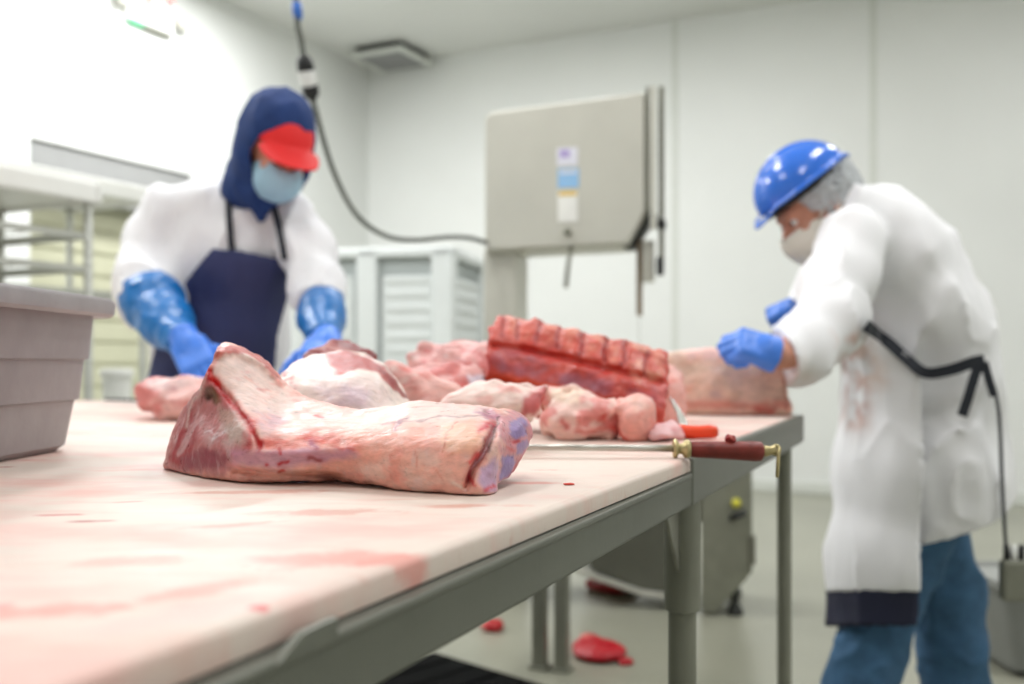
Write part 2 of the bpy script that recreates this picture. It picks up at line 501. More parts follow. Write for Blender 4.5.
mb = MB(); tbox(mb, 0, LT, WT - .035, WT, .842, .882, .003); mb.build('back_rail', m_rail, table)
mb = MB(); tbox(mb, LT - .03, LT, .035, WT - .035, .842, .882, .003); mb.build('near_rail', m_rail, table)
mb = MB(); tbox(mb, .012, LT - .03, .035, WT - .035, .862, .8815); mb.build('top_pan', m_steel_d, table)
for (u, v) in ((.045, .032), (.932, .030), (1.75, .032), (2.40, .032), (.045, WT / 2), (1.2, WT / 2), (2.40, WT / 2), (.045, WT - .04), (.932, WT - .04), (1.75, WT - .04), (2.40, WT - .04)):
    c = T(u, v, 0); r = .0145 if u < .5 else .0175
    mb = MB(); mb.lathe([(r, .03), (r, .86)], (c.x, c.y, 0), 20)
    lg = mb.build('leg', m_steel_d, table, smooth=True, auto=40)
    if u > .5:
        mb = MB(); mb.lathe([(r + .001, .700), (r + .005, .702), (r + .005, .862), (r + .001, .862)], (c.x, c.y, 0), 20); mb.build('leg_socket', m_steel_d, lg, smooth=True, auto=40)
    mb = MB(); mb.lathe([(.020, .0), (.024, .004), (.022, .02), (r + .001, .045)], (c.x, c.y, 0), 18); mb.build('foot', m_dark, lg, smooth=True)
mb = MB()
q = [(.0, 0.), (.085, 0.), (.0, -.11)]
g0 = T(.955, .03, .862)
mb.prism(q, -.002, .002, Matrix.Translation(g0) @ Matrix.Rotation(AT, 4, 'Z') @ Matrix.Rotation(math.radians(90), 4, 'X'))
mb.build('gusset', m_steel, table)
# the clip that sticks up against the near board
mb = MB(); uz = [(1.757, .880), (1.757, .8895), (1.784, .8890), (1.803, .880)]
Q = [T(u, -.0015, z) for u, z in uz] + [T(u, -.006, z) for u, z in uz]
mb.add(Q, [(3, 2, 1, 0), (4, 5, 6, 7), (0, 1, 5, 4), (1, 2, 6, 5), (2, 3, 7, 6), (3, 0, 4, 7)])
mb.build('board_clip', m_rail, table)

def board_mat(name, stains, pink=.72):
    """white cutting plastic: knife marks, pink washes and blood stains"""
    m, nt, b = nodes(name)
    N = nt.nodes.new; L = nt.links.new
    tc = N('ShaderNodeTexCoord'); 
    def noise(scale, detail, rot=0.0, st=(1, 1, 1)):
        mp = N('ShaderNodeMapping'); mp.inputs['Rotation'].default_value = (0, 0, rot); mp.inputs['Scale'].default_value = st
        L(tc.outputs['Object'], mp.inputs[0]); n = N('ShaderNodeTexNoise'); n.inputs['Scale'].default_value = scale; n.inputs['Detail'].default_value = detail
        n.inputs['Roughness'].default_value = .6
        L(mp.outputs[0], n.inputs['Vector']); return n.outputs[0]
    def rng(x, a, b_, lo=0.0, hi=1.0):
        r = N('ShaderNodeMapRange'); r.interpolation_type = 'SMOOTHSTEP'
        for i, v in enumerate((a, b_, lo, hi)): r.inputs[i + 1].default_value = v
        L(x, r.inputs[0]); return r.outputs[0]
    def mul(a, c):
        q = N('ShaderNodeMath'); q.operation = 'MULTIPLY'
        L(a, q.inputs[0])
        if isinstance(c, float): q.inputs[1].default_value = c
        else: L(c, q.inputs[1])
        return q.outputs[0]
    def mix(fac, a, col):
        q = N('ShaderNodeMix'); q.data_type = 'RGBA'
        L(fac, q.inputs[0]); L(a, q.inputs[6]); q.inputs[7].default_value = (*lin(*col), 1); return q.outputs[2]
    base = N('ShaderNodeRGB'); base.outputs[0].default_value = (*lin(227, 212, 200), 1)
    c = base.outputs[0]
    c = mix(mul(rng(noise(4.2, 4, .6, (1, 1.7, 1)), .42, .64), pink), c, (232, 178, 168))
    c = mix(mul(rng(noise(14, 5, .9, (.5, 2.2, 1)), .52, .75), .55 * pink), c, (226, 168, 152))
    c = mix(mul(rng(noise(30, 5, 1.0, (.16, 2.6, 1)), .60, .74), .35), c, (206, 150, 128))
    c = mix(mul(rng(noise(60, 3, -.4, (.1, 3.2, 1)), .62, .72), .30), c, (214, 190, 172))
    gp = N('ShaderNodeNewGeometry')
    wob = noise(38, 4)
    for (p, rx, ry, rot, col, amt) in stains:
        s1 = N('ShaderNodeVectorMath'); s1.operation = 'SUBTRACT'; L(tc.outputs['Object'], s1.inputs[0]); s1.inputs[1].default_value = tuple(p)
        mp = N('ShaderNodeMapping'); mp.vector_type = 'POINT'; mp.inputs['Rotation'].default_value = (0, 0, -rot); L(s1.outputs[0], mp.inputs[0])
        s2 = N('ShaderNodeVectorMath'); s2.operation = 'MULTIPLY'; L(mp.outputs[0], s2.inputs[0]); s2.inputs[1].default_value = (1 / rx, 1 / ry, 10)
        ln = N('ShaderNodeVectorMath'); ln.operation = 'LENGTH'; L(s2.outputs[0], ln.inputs[0])
        ad = N('ShaderNodeMath'); ad.operation = 'MULTIPLY_ADD'; L(wob, ad.inputs[0]); ad.inputs[1].default_value = 1.9; L(ln.outputs['Value'], ad.inputs[2])
        c = mix(mul(rng(ad.outputs[0], 1.95, 1.25), amt), c, col)
    L(c, b.inputs['Base Color'])
    L(rng(noise(9, 3), .35, .65, .40, .6), b.inputs['Roughness'])
    bp = N('ShaderNodeBump'); bp.inputs['Strength'].default_value = .12; bp.inputs['Distance'].default_value = .003
    L(noise(90, 4, 1.0, (.2, 2, 1)), bp.inputs['Height']); L(bp.outputs[0], b.inputs['Normal'])
    return m
def G(px, py): return W(px, py, F * (CZ - TZ) / (py - HY))     # a spot on the boards
red, pinkc, dr = (196, 70, 62), (226, 150, 138), (170, 40, 40)
ST1 = [(G(56, 515), .022, .006, .1, red, .75), (G(94, 521), .020, .006, .2, dr, .8), (G(5, 606), .008, .008, 0, (226, 120, 120), .5), (G(60, 610), .05, .02, .2, pinkc, .8),
       (G(330, 560), .06, .03, .3, pinkc, .75), (G(390, 560), .04, .016, .6, pinkc, .7), (G(200, 590), .05, .016, .9, pinkc, .6), (G(140, 560), .04, .02, .3, pinkc, .5), (G(235, 525), .04, .012, .5, (214, 140, 120), .6), (G(330, 512), .07, .022, .1, (210, 130, 110), .6),
       (G(250, 492), .10, .016, .1, (206, 128, 108), .55), (G(460, 506), .06, .014, .1, (216, 140, 120), .6), (G(535, 483), .035, .012, .05, (222, 130, 112), .7), (G(545, 470), .022, .0022, .05, (200, 90, 76), .9),
       (G(365, 580), .02, .005, .8, (230, 140, 130), .5), (G(130, 470), .05, .014, .3, (224, 160, 140), .5), (G(30, 460), .02, .006, .3, red, .7), (G(5, 467), .014, .006, .3, dr, .8),
       (G(126, 502), .024, .005, .4, (210, 130, 120), .5), (G(180, 615), .05, .022, .9, (240, 196, 190), .5), (G(62, 590), .05, .014, .3, (238, 190, 180), .5)]
spot = W(258, 632, .447)
ST1.append(((spot[0], spot[1], spot[2]), .006, .006, 0, (220, 80, 84), .85))
ST2 = [(G(790, 417), .03, .008, .8, (206, 120, 110), .6), (G(770, 424), .03, .01, .5, pinkc, .5), (G(620, 446), .05, .01, .1, pinkc, .6), (G(720, 416), .08, .02, 0, pinkc, .5)]
def board(name, uv, label, stains):
    c = np.mean(uv, 0)
    n = len(uv)
    mb = MB(); rings = []
    for (z, ins) in ((.8822, .003), (.8835, 0), (.894, 0), (.8975, .0015), (.8995, .0045), (TZ, .009)):
        ring = []
        for i, (u, v) in enumerate(uv):
            du = np.sign(c[0] - u) * ins; dv = np.sign(c[1] - v) * ins
            ring.append(T(u + du, v + dv, z))
        rings.append(ring)
    Vv = [p for r in rings for p in r]; Fc = []
    for i in range(len(rings) - 1):
        for j in range(n): Fc.append((i * n + j, i * n + (j + 1) % n, (i + 1) * n + (j + 1) % n, (i + 1) * n + j))
    Fc.append(tuple(range(n - 1, -1, -1))); Fc.append(tuple((len(rings) - 1) * n + j for j in range(n)))
    mb.add(Vv, Fc)
    o = mb.build(name, board_mat('board_plastic', stains), None, smooth=True, auto=50)
    bpy_fix(o)
    return tag(o, label, 'cutting board', 'white cutting boards on the steel table')
def bpy_fix(o):
    import bmesh
    bm = bmesh.new(); bm.from_mesh(o.data); bmesh.ops.recalc_face_normals(bm, faces=bm.faces); bm.to_mesh(o.data); bm.free()
board('cutting_board', [(US, .000), (2.44, .012), (2.44, 1.045), (US, 1.045)], 'stained white cutting board in front under the big pork leg and grey tote', ST1)
board('cutting_board', [(US, 1.049), (2.44, 1.049), (2.44, 2.06), (US, 2.06)], 'white cutting board on the table just behind the grey plastic tote', [])
board('cutting_board', [(.014, .012), (US - .004, .012), (US - .004, 1.045), (.014, 1.045)], 'white cutting board under the rib rack and the orange handled knife', ST2)
board('cutting_board', [(.014, 1.049), (US - .004, 1.049), (US - .004, 2.06), (.014, 2.06)], 'white cutting board at the far left below the hooded worker', [])

# ------------------------------------------------------------------ the grey tote at the left
bx, by0 = -.545, .98
tote = empty('plastic_tote', (-.76, by0, TZ), 'grey plastic meat tote with a wide rim standing on the table', 'tote')
def rrect(hx, hy, r, n=6):
    out = []
    for cx, cy, a0 in ((hx - r, hy - r, 0), (-hx + r, hy - r, 90), (-hx + r, -hy + r, 180), (hx - r, -hy + r, 270)):
        for k in range(n + 1):
            a = math.radians(a0 + 90 * k / n); out.append((cx + r * math.cos(a), cy + r * math.sin(a)))
    return out
TC = Vector((-.745, 1.005, TZ)); TR = math.radians(-1.5)
def tote_rings(spec):
    mb = MB(); n = None; rings = []
    for (hx, hy, r, z) in spec: rings.append([(x, y, z) for x, y in rrect(hx, hy, r)])
    n = len(rings[0]); Vv = [p for q in rings for p in q]; Fc = []
    for i in range(len(rings) - 1):
        for j in range(n): Fc.append((i * n + j, i * n + (j + 1) % n, (i + 1) * n + (j + 1) % n, (i + 1) * n + j))
    M = Matrix.Translation(TC) @ Matrix.Rotation(TR, 4, 'Z')
    return mb, [M @ Vector(v) for v in Vv], Fc, n, len(rings)
mb, Vv, Fc, n, k = tote_rings([(.165, .235, .03, .004), (.178, .248, .035, .0), (.188, .258, .04, .008), (.196, .266, .04, .062), (.2005, .2705, .04, .064), (.204, .274, .04, .112), (.2085, .2785, .04, .114), (.213, .283, .04, .172),
                               (.207, .277, .04, .172), (.198, .268, .04, .09), (.184, .254, .04, .012), (.17, .24, .03, .01)])
Fc.append(tuple(range(n - 1, -1, -1))); Fc.append(tuple((k - 1) * n + j for j in range(n)))
mb.add(Vv, Fc); o = mb.build('body', m_bin, tote, smooth=True, auto=35); bpy_fix(o)
mb, Vv, Fc, n, k = tote_rings([(.2135, .2835, .04, .168), (.229, .299, .048, .166), (.234, .304, .05, .170), (.235, .305, .05, .184), (.231, .301, .05, .190), (.212, .282, .045, .191), (.208, .278, .042, .186), (.208, .278, .042, .170)])
for j in range(n): Fc.append(((k - 1) * n + j, (k - 1) * n + (j + 1) % n, (j + 1) % n, j))
mb.add(Vv, Fc); o = mb.build('rim', m_bin, tote, smooth=True, auto=40); bpy_fix(o)

# ------------------------------------------------------------------ cuts of meat
m_meat = meat_mat('fresh_meat')
m_meat_far = meat_mat('marbled_meat', fine=70, rough=.4, bump=.5)

def tps(ctrl, lam=1e-3):
    c = np.asarray(ctrl, float); n = len(c); s = 100.0
    X = c[:, :2] / s
    r = np.linalg.norm(X[:, None] - X[None], axis=2)
    Kk = np.where(r > 0, r * r * np.log(np.maximum(r, 1e-9)), 0) + lam * np.eye(n)
    Pm = np.concatenate([np.ones((n, 1)), X], 1)
    A = np.zeros((n + 3, n + 3)); A[:n, :n] = Kk; A[:n, n:] = Pm; A[n:, :n] = Pm.T
    sol = np.linalg.solve(A, np.concatenate([c[:, 2], np.zeros(3)]))
    lo, hi = c[:, 2].min() - .01, c[:, 2].max() + .01
    def f(x, y):
        Q = np.stack([x, y], 1) / s
        r = np.linalg.norm(Q[:, None] - X[None], axis=2)
        k = np.where(r > 0, r * r * np.log(np.maximum(r, 1e-9)), 0)
        return np.clip(k @ sol[:n] + sol[n] + Q @ sol[n + 1:], lo, hi)
    return f

def painter(layers, base, seed=0, fine=1.0, streak=.10, sat=1.22):
    """colour of each spot of a cut: patches ('p'), seams ('l') and speckles ('n') of fat, lean, blood and painted sheen with ragged edges"""
    def f(P):
        x, y, D = proj(P)
        wx = x + fine * (3.0 * fbm(P, 90, seed, 3) + 3.5 * fbm(P, 34, seed + 11, 2)); wy = y + fine * (3.0 * fbm(P, 90, seed + 5, 3) + 3.5 * fbm(P, 34, seed + 14, 2))
        c = np.tile(np.array(lin(*base)), (len(P), 1))
        for L in layers:
            kind, pts, size, col, a = L[:5]
            col = np.array(lin(*col))
            if kind == 'p': m = 1 - sstep(-size, size, poly_sd(wx, wy, pts))
            elif kind == 'l': m = np.exp(-(line_d(wx, wy, pts) / size) ** 2)
            elif kind == 'n': m = sstep(size[0], size[1], fbm(P * np.array(pts), 1.0, seed + 31 + int(col[0] * 99), 4))
            if len(L) > 5: m = m * sstep(-.35, .35, fbm(P, L[5], seed + 77, 3))
            m = (m * a)[:, None]
            c = c * (1 - m) + col * m
        lum = (c @ np.array([.3, .55, .15]))[:, None]; c = np.clip(lum + (c - lum) * sat, 0, 1) * np.array([1.0, .985, 1.10])
        v = 1 + streak * fbm(P * np.array([1, 1, 2.2]), 120, seed + 9, 3)
        return c * v[:, None]
    return f

def relief(name, poly, ctrl, th, vox, layers, base, k=.012, taper=.3, carve=(), rough=(.002, 60), mat_=None, parent=None, label=None, cat='meat', group=None, seed=0, sm=6, floor=TZ, fine=1.0, edge=0.0, grow=.0012, lump=0.0):
    """a cut of meat: an outline as the eye meets it, the distance of its face at some spots, and a thickness"""
    pl = np.array(spline(poly, sm, True))
    Df = tps(ctrl)
    def f(P):
        x, y, D = proj(P)
        d2 = poly_sd(x, y, pl) * D / F - grow
        fr = Df(x, y)
        for (pts, w, a) in carve: fr = fr + a * np.exp(-(line_d(x, y, pts) / w) ** 2)
        dep = D - fr
        d2 = d2 + taper * np.maximum(dep, 0) * .5 + edge * fbm(P, 45, seed + 3, 3)
        d = smax(smax(d2, -dep * .8, k), (dep - th) * .8, k * 1.5)
        if lump: d = d + lump * fbm(P, 26, seed + 40, 2)
        d = d + rough[0] * fbm(P, rough[1], seed, 3) * 1.6
        if floor is not None: d = smax(d, floor - P[:, 2], .003)
        return d
    cD = np.array(ctrl)[:, 2]; d0, d1 = cD.min() - .02, cD.max() + th + .02
    pts = np.array([W(px, py, D) for px, py in pl for D in (d0, d1)])
    lo = pts.min(0) - .02; hi = pts.max(0) + .02
    lo[1], hi[1] = d0 - .01, d1 + .01
    if floor is not None: lo[2] = max(lo[2], floor - .01)
    me = sdf_mesh(name, f, lo, hi, vox, painter(layers, base, seed, fine))
    o = link(name, me, mat_ or m_meat, parent)
    if label: tag(o, label, cat, group)
    return o
def gd(py): return F * (CZ - TZ) / (py - HY)         # how far the table is at that height in the picture

# --- the big leg in front
FATW, FATP, LEAN, LEAN2, PLUM, CREAM, LILAC = (238, 222, 206), (232, 186, 168), (186, 92, 86), (160, 62, 62), (142, 74, 82), (236, 210, 182), (186, 164, 182)
hero = [(162, 467), (166, 449), (178, 415), (195, 392), (208, 366), (217, 346), (228, 342), (243, 347), (258, 354), (272, 364), (281, 377), (291, 386), (306, 394), (330, 402), (360, 407), (390, 405), (418, 400), (450, 402), (480, 405), (500, 407), (518, 411), (530, 420), (533, 436), (527, 452), (519, 465), (511, 477), (499, 484), (496, 495), (484, 498), (455, 497), (425, 496), (400, 493), (370, 486), (335, 482), (300, 483), (260, 485), (225, 483), (190, 476), (170, 471)]
hc = [(162, 467, 1.01), (190, 475, .955), (230, 483, .905), (260, 485, .893), (300, 483, .885), (335, 482, .885), (400, 492, .845), (450, 496, .822), (490, 497, .815),
      (178, 415, 1.02), (200, 440, .945), (215, 415, .955), (212, 380, .965), (217, 348, .985), (240, 348, 1.01), (258, 446, .885), (235, 410, .925), (250, 430, .893),
      (262, 385, .985), (300, 390, 1.005), (280, 410, .955), (300, 440, .885), (350, 408, .955), (350, 440, .872), (400, 408, .93), (400, 430, .862), (400, 460, .835), (450, 404, .925), (450, 425, .86), (450, 460, .82),
      (490, 412, .90), (485, 440, .83), (515, 413, .925), (515, 440, .88), (528, 440, .91), (510, 470, .875), (500, 450, .848), (350, 470, .872), (290, 465, .875), (215, 465, .92)]
crease = [(488, 411), (497, 420), (494, 434), (483, 452), (472, 472), (467, 486)]
blood = [(211, 372), (212, 380), (222, 390), (233, 402), (241, 415), (247, 424), (256, 437), (258, 445)]
HL = [
    ('p', [(300, 440), (345, 425), (420, 420), (490, 425), (480, 500), (380, 490), (300, 485)], 10, (239, 186, 166), .9), ('n', (40, 60, 60), (.0, .45), (242, 214, 196), .6), ('n', (60, 80, 80), (.1, .5), (222, 138, 124), .45),
    ('p', [(330, 440), (370, 430), (400, 445), (360, 470), (320, 478)], 8, (230, 168, 148), .5),
    ('p', [(216, 352), (240, 352), (262, 366), (278, 384), (294, 402), (345, 412), (400, 403), (450, 402), (492, 408), (488, 420), (440, 421), (400, 421), (372, 427), (340, 422), (300, 421), (262, 412), (246, 408), (232, 390), (216, 372)], 4, (234, 213, 198), .93), ('n', (50, 120, 160), (.25, .6), (226, 170, 158), .4),
    ('p', [(208, 372), (192, 398), (176, 418), (160, 468), (180, 474), (219, 478), (236, 462), (250, 450), (246, 418), (232, 396), (218, 380)], 4, (188, 130, 126), .93),
    ('p', [(190, 408), (176, 430), (166, 458), (180, 468), (196, 440), (200, 418)], 4, (164, 74, 76), .85),
    ('p', [(178, 456), (200, 449), (222, 450), (232, 455), (222, 466), (200, 472), (180, 470)], 4, (138, 70, 80), .85),
    ('l', [(200, 416), (184, 440), (176, 452)], 2.2, (232, 208, 200), .55),
    ('l', [(210, 378), (196, 402), (186, 428)], 2.0, (226, 206, 192), .7),
    ('p', [(206, 432), (222, 424), (244, 428), (248, 444), (228, 448), (208, 446)], 6, (212, 196, 188), .8, 60),
    ('n', (170, 60, 60), (.25, .6), (232, 214, 206), .35),
    ('l', [(212, 440), (226, 430), (240, 426)], 1.2, (244, 236, 230), .6),
    ('l', [(205, 434), (222, 432), (236, 438)], 1.0, (246, 238, 232), .5),
    ('p', [(218, 404), (236, 410), (246, 430), (240, 448), (226, 440), (220, 420)], 4, (196, 180, 160), .55),
    ('p', [(206, 390), (214, 387), (220, 394), (216, 404), (207, 404), (203, 398)], 3, (92, 72, 56), .9),
    ('p', [(214, 392), (222, 394), (222, 402), (214, 404)], 2, (120, 92, 62), .7),
    ('p', [(216, 347), (228, 343), (243, 347), (258, 354), (272, 364), (282, 378), (274, 377), (262, 366), (250, 360), (238, 354), (226, 354), (214, 360)], 2.2, (184, 96, 88), .9),
    ('l', [(246, 353), (258, 360), (270, 371), (277, 377)], 3, (160, 72, 64), .6, 120),
    ('l', [(214, 350), (209, 368), (204, 384)], 3.0, (196, 110, 100), .8),
    ('l', [(222, 352), (216, 366)], 2.5, (222, 150, 138), .6),
    ('l', [(242, 378), (258, 384), (270, 392)], 2.0, (224, 168, 150), .5, 130),
    ('l', [(256, 388), (266, 391)], 1.6, (214, 140, 126), .6),
    ('l', [(254, 398), (266, 401), (276, 396)], 2.5, (232, 196, 180), .5),
    ('p', [(248, 408), (270, 410), (292, 416), (292, 430), (262, 434), (252, 424)], 6, (212, 184, 188), .7, 50),  # purple sheen painted into the colour below the white fat
    ('p', [(232, 452), (256, 450), (300, 448), (330, 452), (352, 446), (356, 456), (320, 465), (270, 468), (234, 466)], 5, (194, 152, 168), .75),  # long band of purple sheen, painted as colour
    ('p', [(260, 436), (290, 432), (330, 428), (352, 430), (356, 446), (320, 448), (280, 450), (258, 450)], 5, (208, 98, 84), .75, 70),
    ('p', [(308, 404), (360, 412), (396, 424), (392, 436), (340, 432), (300, 424)], 8, (232, 160, 140), .30),
    ('l', blood, 2.6, (176, 22, 32), .95),
    ('l', blood, 5.5, (198, 52, 52), .4, 90),
    ('l', [(214, 372), (219, 384)], 3.2, (206, 40, 40), .8),
    ('l', [(258, 440), (258, 448)], 4, (170, 24, 34), .8),
    ('l', [(252, 428), (246, 446)], 3, (190, 70, 70), .6),
    ('l', [(280, 464), (288, 461)], 2.2, (168, 30, 38), .95), ('l', [(310, 444), (316, 448)], 3, (150, 60, 90), .9), ('l', [(304, 441), (322, 439)], 2.5, (190, 60, 60), .6),
    ('l', [(266, 465)], 2.2, (186, 40, 40), .9), ('l', [(280, 471), (286, 469)], 1.8, (176, 40, 36), .9), ('l', [(316, 418), (320, 419)], 2.4, (196, 46, 48), .9), ('l', [(310, 459), (322, 461)], 2.5, (150, 52, 48), .8),
    ('l', [(279, 446), (281, 454)], 1.5, (190, 60, 60), .8), ('l', [(332, 447), (352, 449)], 1.8, (190, 84, 76), .8),
    ('l', [(232, 472), (270, 476), (310, 474), (345, 474)], 3, (214, 156, 132), .6),
    ('l', [(320, 477), (350, 480), (372, 484)], 3, (168, 120, 104), .6),
    ('l', [(180, 474), (240, 481), (300, 480)], 3.0, (196, 140, 122), .6),
    ('p', [(345, 432), (400, 436), (450, 440), (484, 438), (480, 452), (430, 454), (370, 452), (345, 446)], 7, (224, 142, 122), .5, 50),
    ('p', [(440, 424), (470, 424), (484, 436), (474, 452), (448, 448)], 6, (238, 200, 168), .6),
    ('l', [(384, 425), (440, 416), (494, 416)], 1.0, (150, 104, 104), .7),
    ('l', [(395, 428), (402, 421), (408, 417)], 2.2, (128, 66, 84), .85),
    ('l', [(446, 450), (449, 436), (456, 424)], 1.0, (196, 110, 96), .6),
    ('l', [(418, 452), (416, 470)], 1.0, (210, 130, 110), .5),
    ('l', [(424, 466), (440, 470), (448, 482)], 1.2, (212, 130, 110), .4),
    ('p', [(474, 408), (492, 408), (502, 413), (500, 420), (486, 420)], 3, (176, 112, 130), .85),
    ('p', [(499, 416), (514, 411), (530, 420), (534, 437), (522, 462), (508, 480), (498, 484), (500, 456), (498, 436)], 2.5, (206, 150, 150), .95),
    ('p', [(508, 421), (519, 418), (526, 426), (524, 436), (513, 438), (507, 431)], 2, (146, 128, 164), .95),
    ('p', [(514, 444), (525, 440), (528, 447), (521, 456), (514, 454)], 2, (158, 140, 170), .9),
    ('p', [(500, 458), (512, 455), (517, 464), (510, 476), (500, 480)], 2.2, (142, 128, 166), .95),
    ('l', [(510, 440), (517, 440)], 2.2, (176, 44, 52), .9), ('l', [(505, 447), (510, 450)], 2, (204, 110, 110), .8), ('l', [(500, 440), (503, 446)], 2.4, (238, 196, 180), .8),
    ('l', [(518, 411), (531, 421), (533, 437)], 2.0, (222, 158, 146), .7), ('l', [(526, 452), (518, 466), (510, 477)], 1.8, (186, 84, 86), .8),
    ('p', [(484, 464), (494, 454), (498, 470), (496, 490), (486, 492), (481, 478)], 3, (190, 164, 184), .9),
    ('l', [(472, 474), (476, 482)], 2.0, (200, 60, 66), .8), ('l', [(486, 490), (494, 484)], 2.0, (206, 90, 92), .8),
    ('l', [(456, 482), (462, 486)], 2.4, (246, 224, 206), .8),
    ('l', [(478, 430), (490, 424), (495, 426)], 3.2, (190, 40, 62), .9),
    ('l', [(494, 426), (486, 444), (476, 462), (470, 478)], 4.2, (142, 36, 48), .9),
    ('l', [(470, 462), (478, 452)], 2, (206, 66, 66), .8),
    ('l', [(498, 416), (496, 430), (487, 450)], 1.3, (60, 30, 36), .8), ('l', [(493, 432), (482, 452), (475, 466)], 1.0, (190, 160, 160), .7),
]
cv = [(crease, 3.5, .009), ([(500, 424), (500, 450), (492, 472)], 4, -.006), (blood, 3.0, .006), ([(207, 376), (190, 410), (170, 455)], 4, -.004), ([(214, 352), (236, 350), (262, 362), (280, 380)], 5, -.010),
      ([(302, 415), (345, 418), (395, 412)], 6, .006), ([(235, 470), (290, 476), (340, 478)], 4, .008), ([(210, 396)], 5, .010), ([(520, 427)], 6, -.006), ([(509, 466)], 6, -.005), ([(514, 441)], 4, .006), ([(233, 455), (350, 450)], 5, -.004)]
relief('pork_joint', hero, hc, .125, .00165, HL, (234, 186, 170), k=.013, taper=.35, carve=cv, rough=(.0014, 80), label='big raw pork leg with shank and blood streak lying in front', seed=2, fine=1.3)

# --- the white domed cut behind it, with its dark rim and flap
dome = [(276, 382), (283, 370), (296, 360), (318, 353), (340, 350), (362, 352), (380, 360), (394, 374), (405, 391), (412, 404), (404, 420), (340, 426), (290, 412), (276, 398)]
dc = [(276, 382, 1.16), (300, 360, 1.22), (340, 351, 1.24), (370, 356, 1.23), (405, 392, 1.2), (340, 385, 1.135), (300, 385, 1.14), (380, 385, 1.15), (340, 410, 1.11), (380, 408, 1.12), (300, 405, 1.12), (404, 418, 1.13)]
DL = [('p', [(300, 378), (330, 372), (375, 380), (392, 396), (380, 420), (320, 410)], 8, (226, 206, 196), .7), ('p', [(318, 390), (345, 384), (372, 392), (368, 408), (330, 406)], 6, (206, 188, 192), .7, 40),  # last patch: grey sheen painted onto the white skin
      ('l', [(282, 372), (290, 378), (294, 388)], 4, (194, 100, 98), .9, 110), ('l', [(296, 362), (320, 356), (340, 356)], 2.5, (228, 190, 178), .8),
      ('p', [(326, 352), (345, 350), (368, 356), (384, 364), (396, 378), (406, 398), (390, 386), (376, 372), (356, 367), (338, 373), (330, 366)], 2.2, (170, 72, 70), .95),
      ('l', [(378, 366), (390, 378), (404, 396)], 3.2, (136, 58, 54), .85), ('l', [(334, 371), (340, 372)], 3, (206, 80, 72), .8)]
relief('pork_cut', dome, dc, .13, .0026, DL, (240, 226, 210), k=.016, label='domed raw cut with white skin and a red rim behind the big leg', seed=8)
flap = [(303, 362), (308, 352), (322, 344), (334, 338), (346, 339), (358, 345), (374, 352), (377, 360), (370, 420), (345, 428), (310, 420)]
FL = [('l', [(326, 346), (342, 350)], 5, (206, 150, 138), .8, 90), ('l', [(338, 340), (360, 350), (376, 357)], 3, (112, 38, 36), .9), ('n', (40, 40, 60), (.15, .5), (190, 104, 92), .4)]
relief('meat_flap', flap, [(303, 360, 1.37), (340, 340, 1.41), (378, 357, 1.38), (340, 354, 1.37), (325, 350, 1.375), (360, 354, 1.375), (345, 426, 1.37)], .08, .0026, FL, (134, 44, 42), k=.008, label='dark red ragged flap of meat draped over the domed white cut', seed=11, edge=.004)

# --- pale slabs to the right of it
def cut(poly, D, th, base, layers, label, seed, bulge=.03, vox=.0036, k=.014, name='pork_cut', group=None, floor=TZ, edge=.004, rough=(.004, 42), cat='meat', lean=.03, lump=.012):
    P = np.array(poly, float); c = P.mean(0); ym = P[:, 1].max(); y0 = P[:, 1].min()
    ctrl = []
    for q in P: ctrl.append((q[0], q[1], D + lean * (ym - q[1]) / max(ym - y0, 1)))
    for q in P[::2]:
        h = (q + c) / 2; ctrl.append((h[0], h[1], D - bulge * .7 + lean * (ym - h[1]) / max(ym - y0, 1)))
    ctrl.append((c[0], c[1], D - bulge + lean * .5))
    return relief(name, poly, ctrl, th, vox, layers, base, k=k, taper=.25, label=label, cat=cat, group=group, seed=seed, floor=floor, mat_=m_meat_far, edge=edge, rough=rough, lump=lump, grow=.002)
mar = lambda col, a=.7, lo=.0, hi=.3, s=(34, 34, 52): ('n', s, (lo, hi), col, a)
cut([(382, 368), (390, 359), (404, 362), (420, 370), (440, 378), (456, 388), (466, 410), (460, 440), (400, 444), (378, 400)], 1.37, .08, (232, 190, 176), [mar((214, 140, 130), .6), mar((243, 224, 210), .7, .1, .35), ('l', [(380, 360), (400, 366), (420, 376)], 3, (206, 110, 104), .6, 60)], 'pale pink fatty slab right behind the domed cut', 21)
cut([(446, 396), (470, 388), (500, 384), (530, 386), (548, 384), (546, 400), (538, 412), (520, 420), (470, 424), (440, 412)], 1.23, .11, (238, 214, 198), [mar((226, 170, 156), .6), ('p', [(522, 400), (548, 384), (548, 400), (534, 418), (520, 418)], 3, (186, 82, 80), .9), ('l', [(500, 390), (520, 392)], 3, (224, 150, 138), .7)], 'white fatty slab with one raw red end beside the big leg', 22)
cut([(416, 346), (424, 340), (444, 343), (466, 341), (486, 344), (494, 356), (496, 400), (486, 420), (440, 424), (416, 414), (410, 370)], 1.78, .14, (232, 188, 178), [mar((206, 116, 112), .75), mar((244, 226, 214), .6, .15, .4)], 'lumpy pink and white cut left of the rib rack, farther back', 23)
cut([(406, 372), (420, 366), (446, 364), (472, 367), (484, 376), (486, 392), (482, 428), (450, 432), (416, 426)], 1.50, .13, (228, 180, 170), [mar((206, 112, 106), .7), ('p', [(468, 376), (484, 374), (492, 386), (486, 396), (470, 394)], 3, (226, 220, 222), .9), ('l', [(456, 380), (464, 386)], 5, (198, 86, 78), .7)], 'pink cut with a white bone end left of the rib rack', 24)

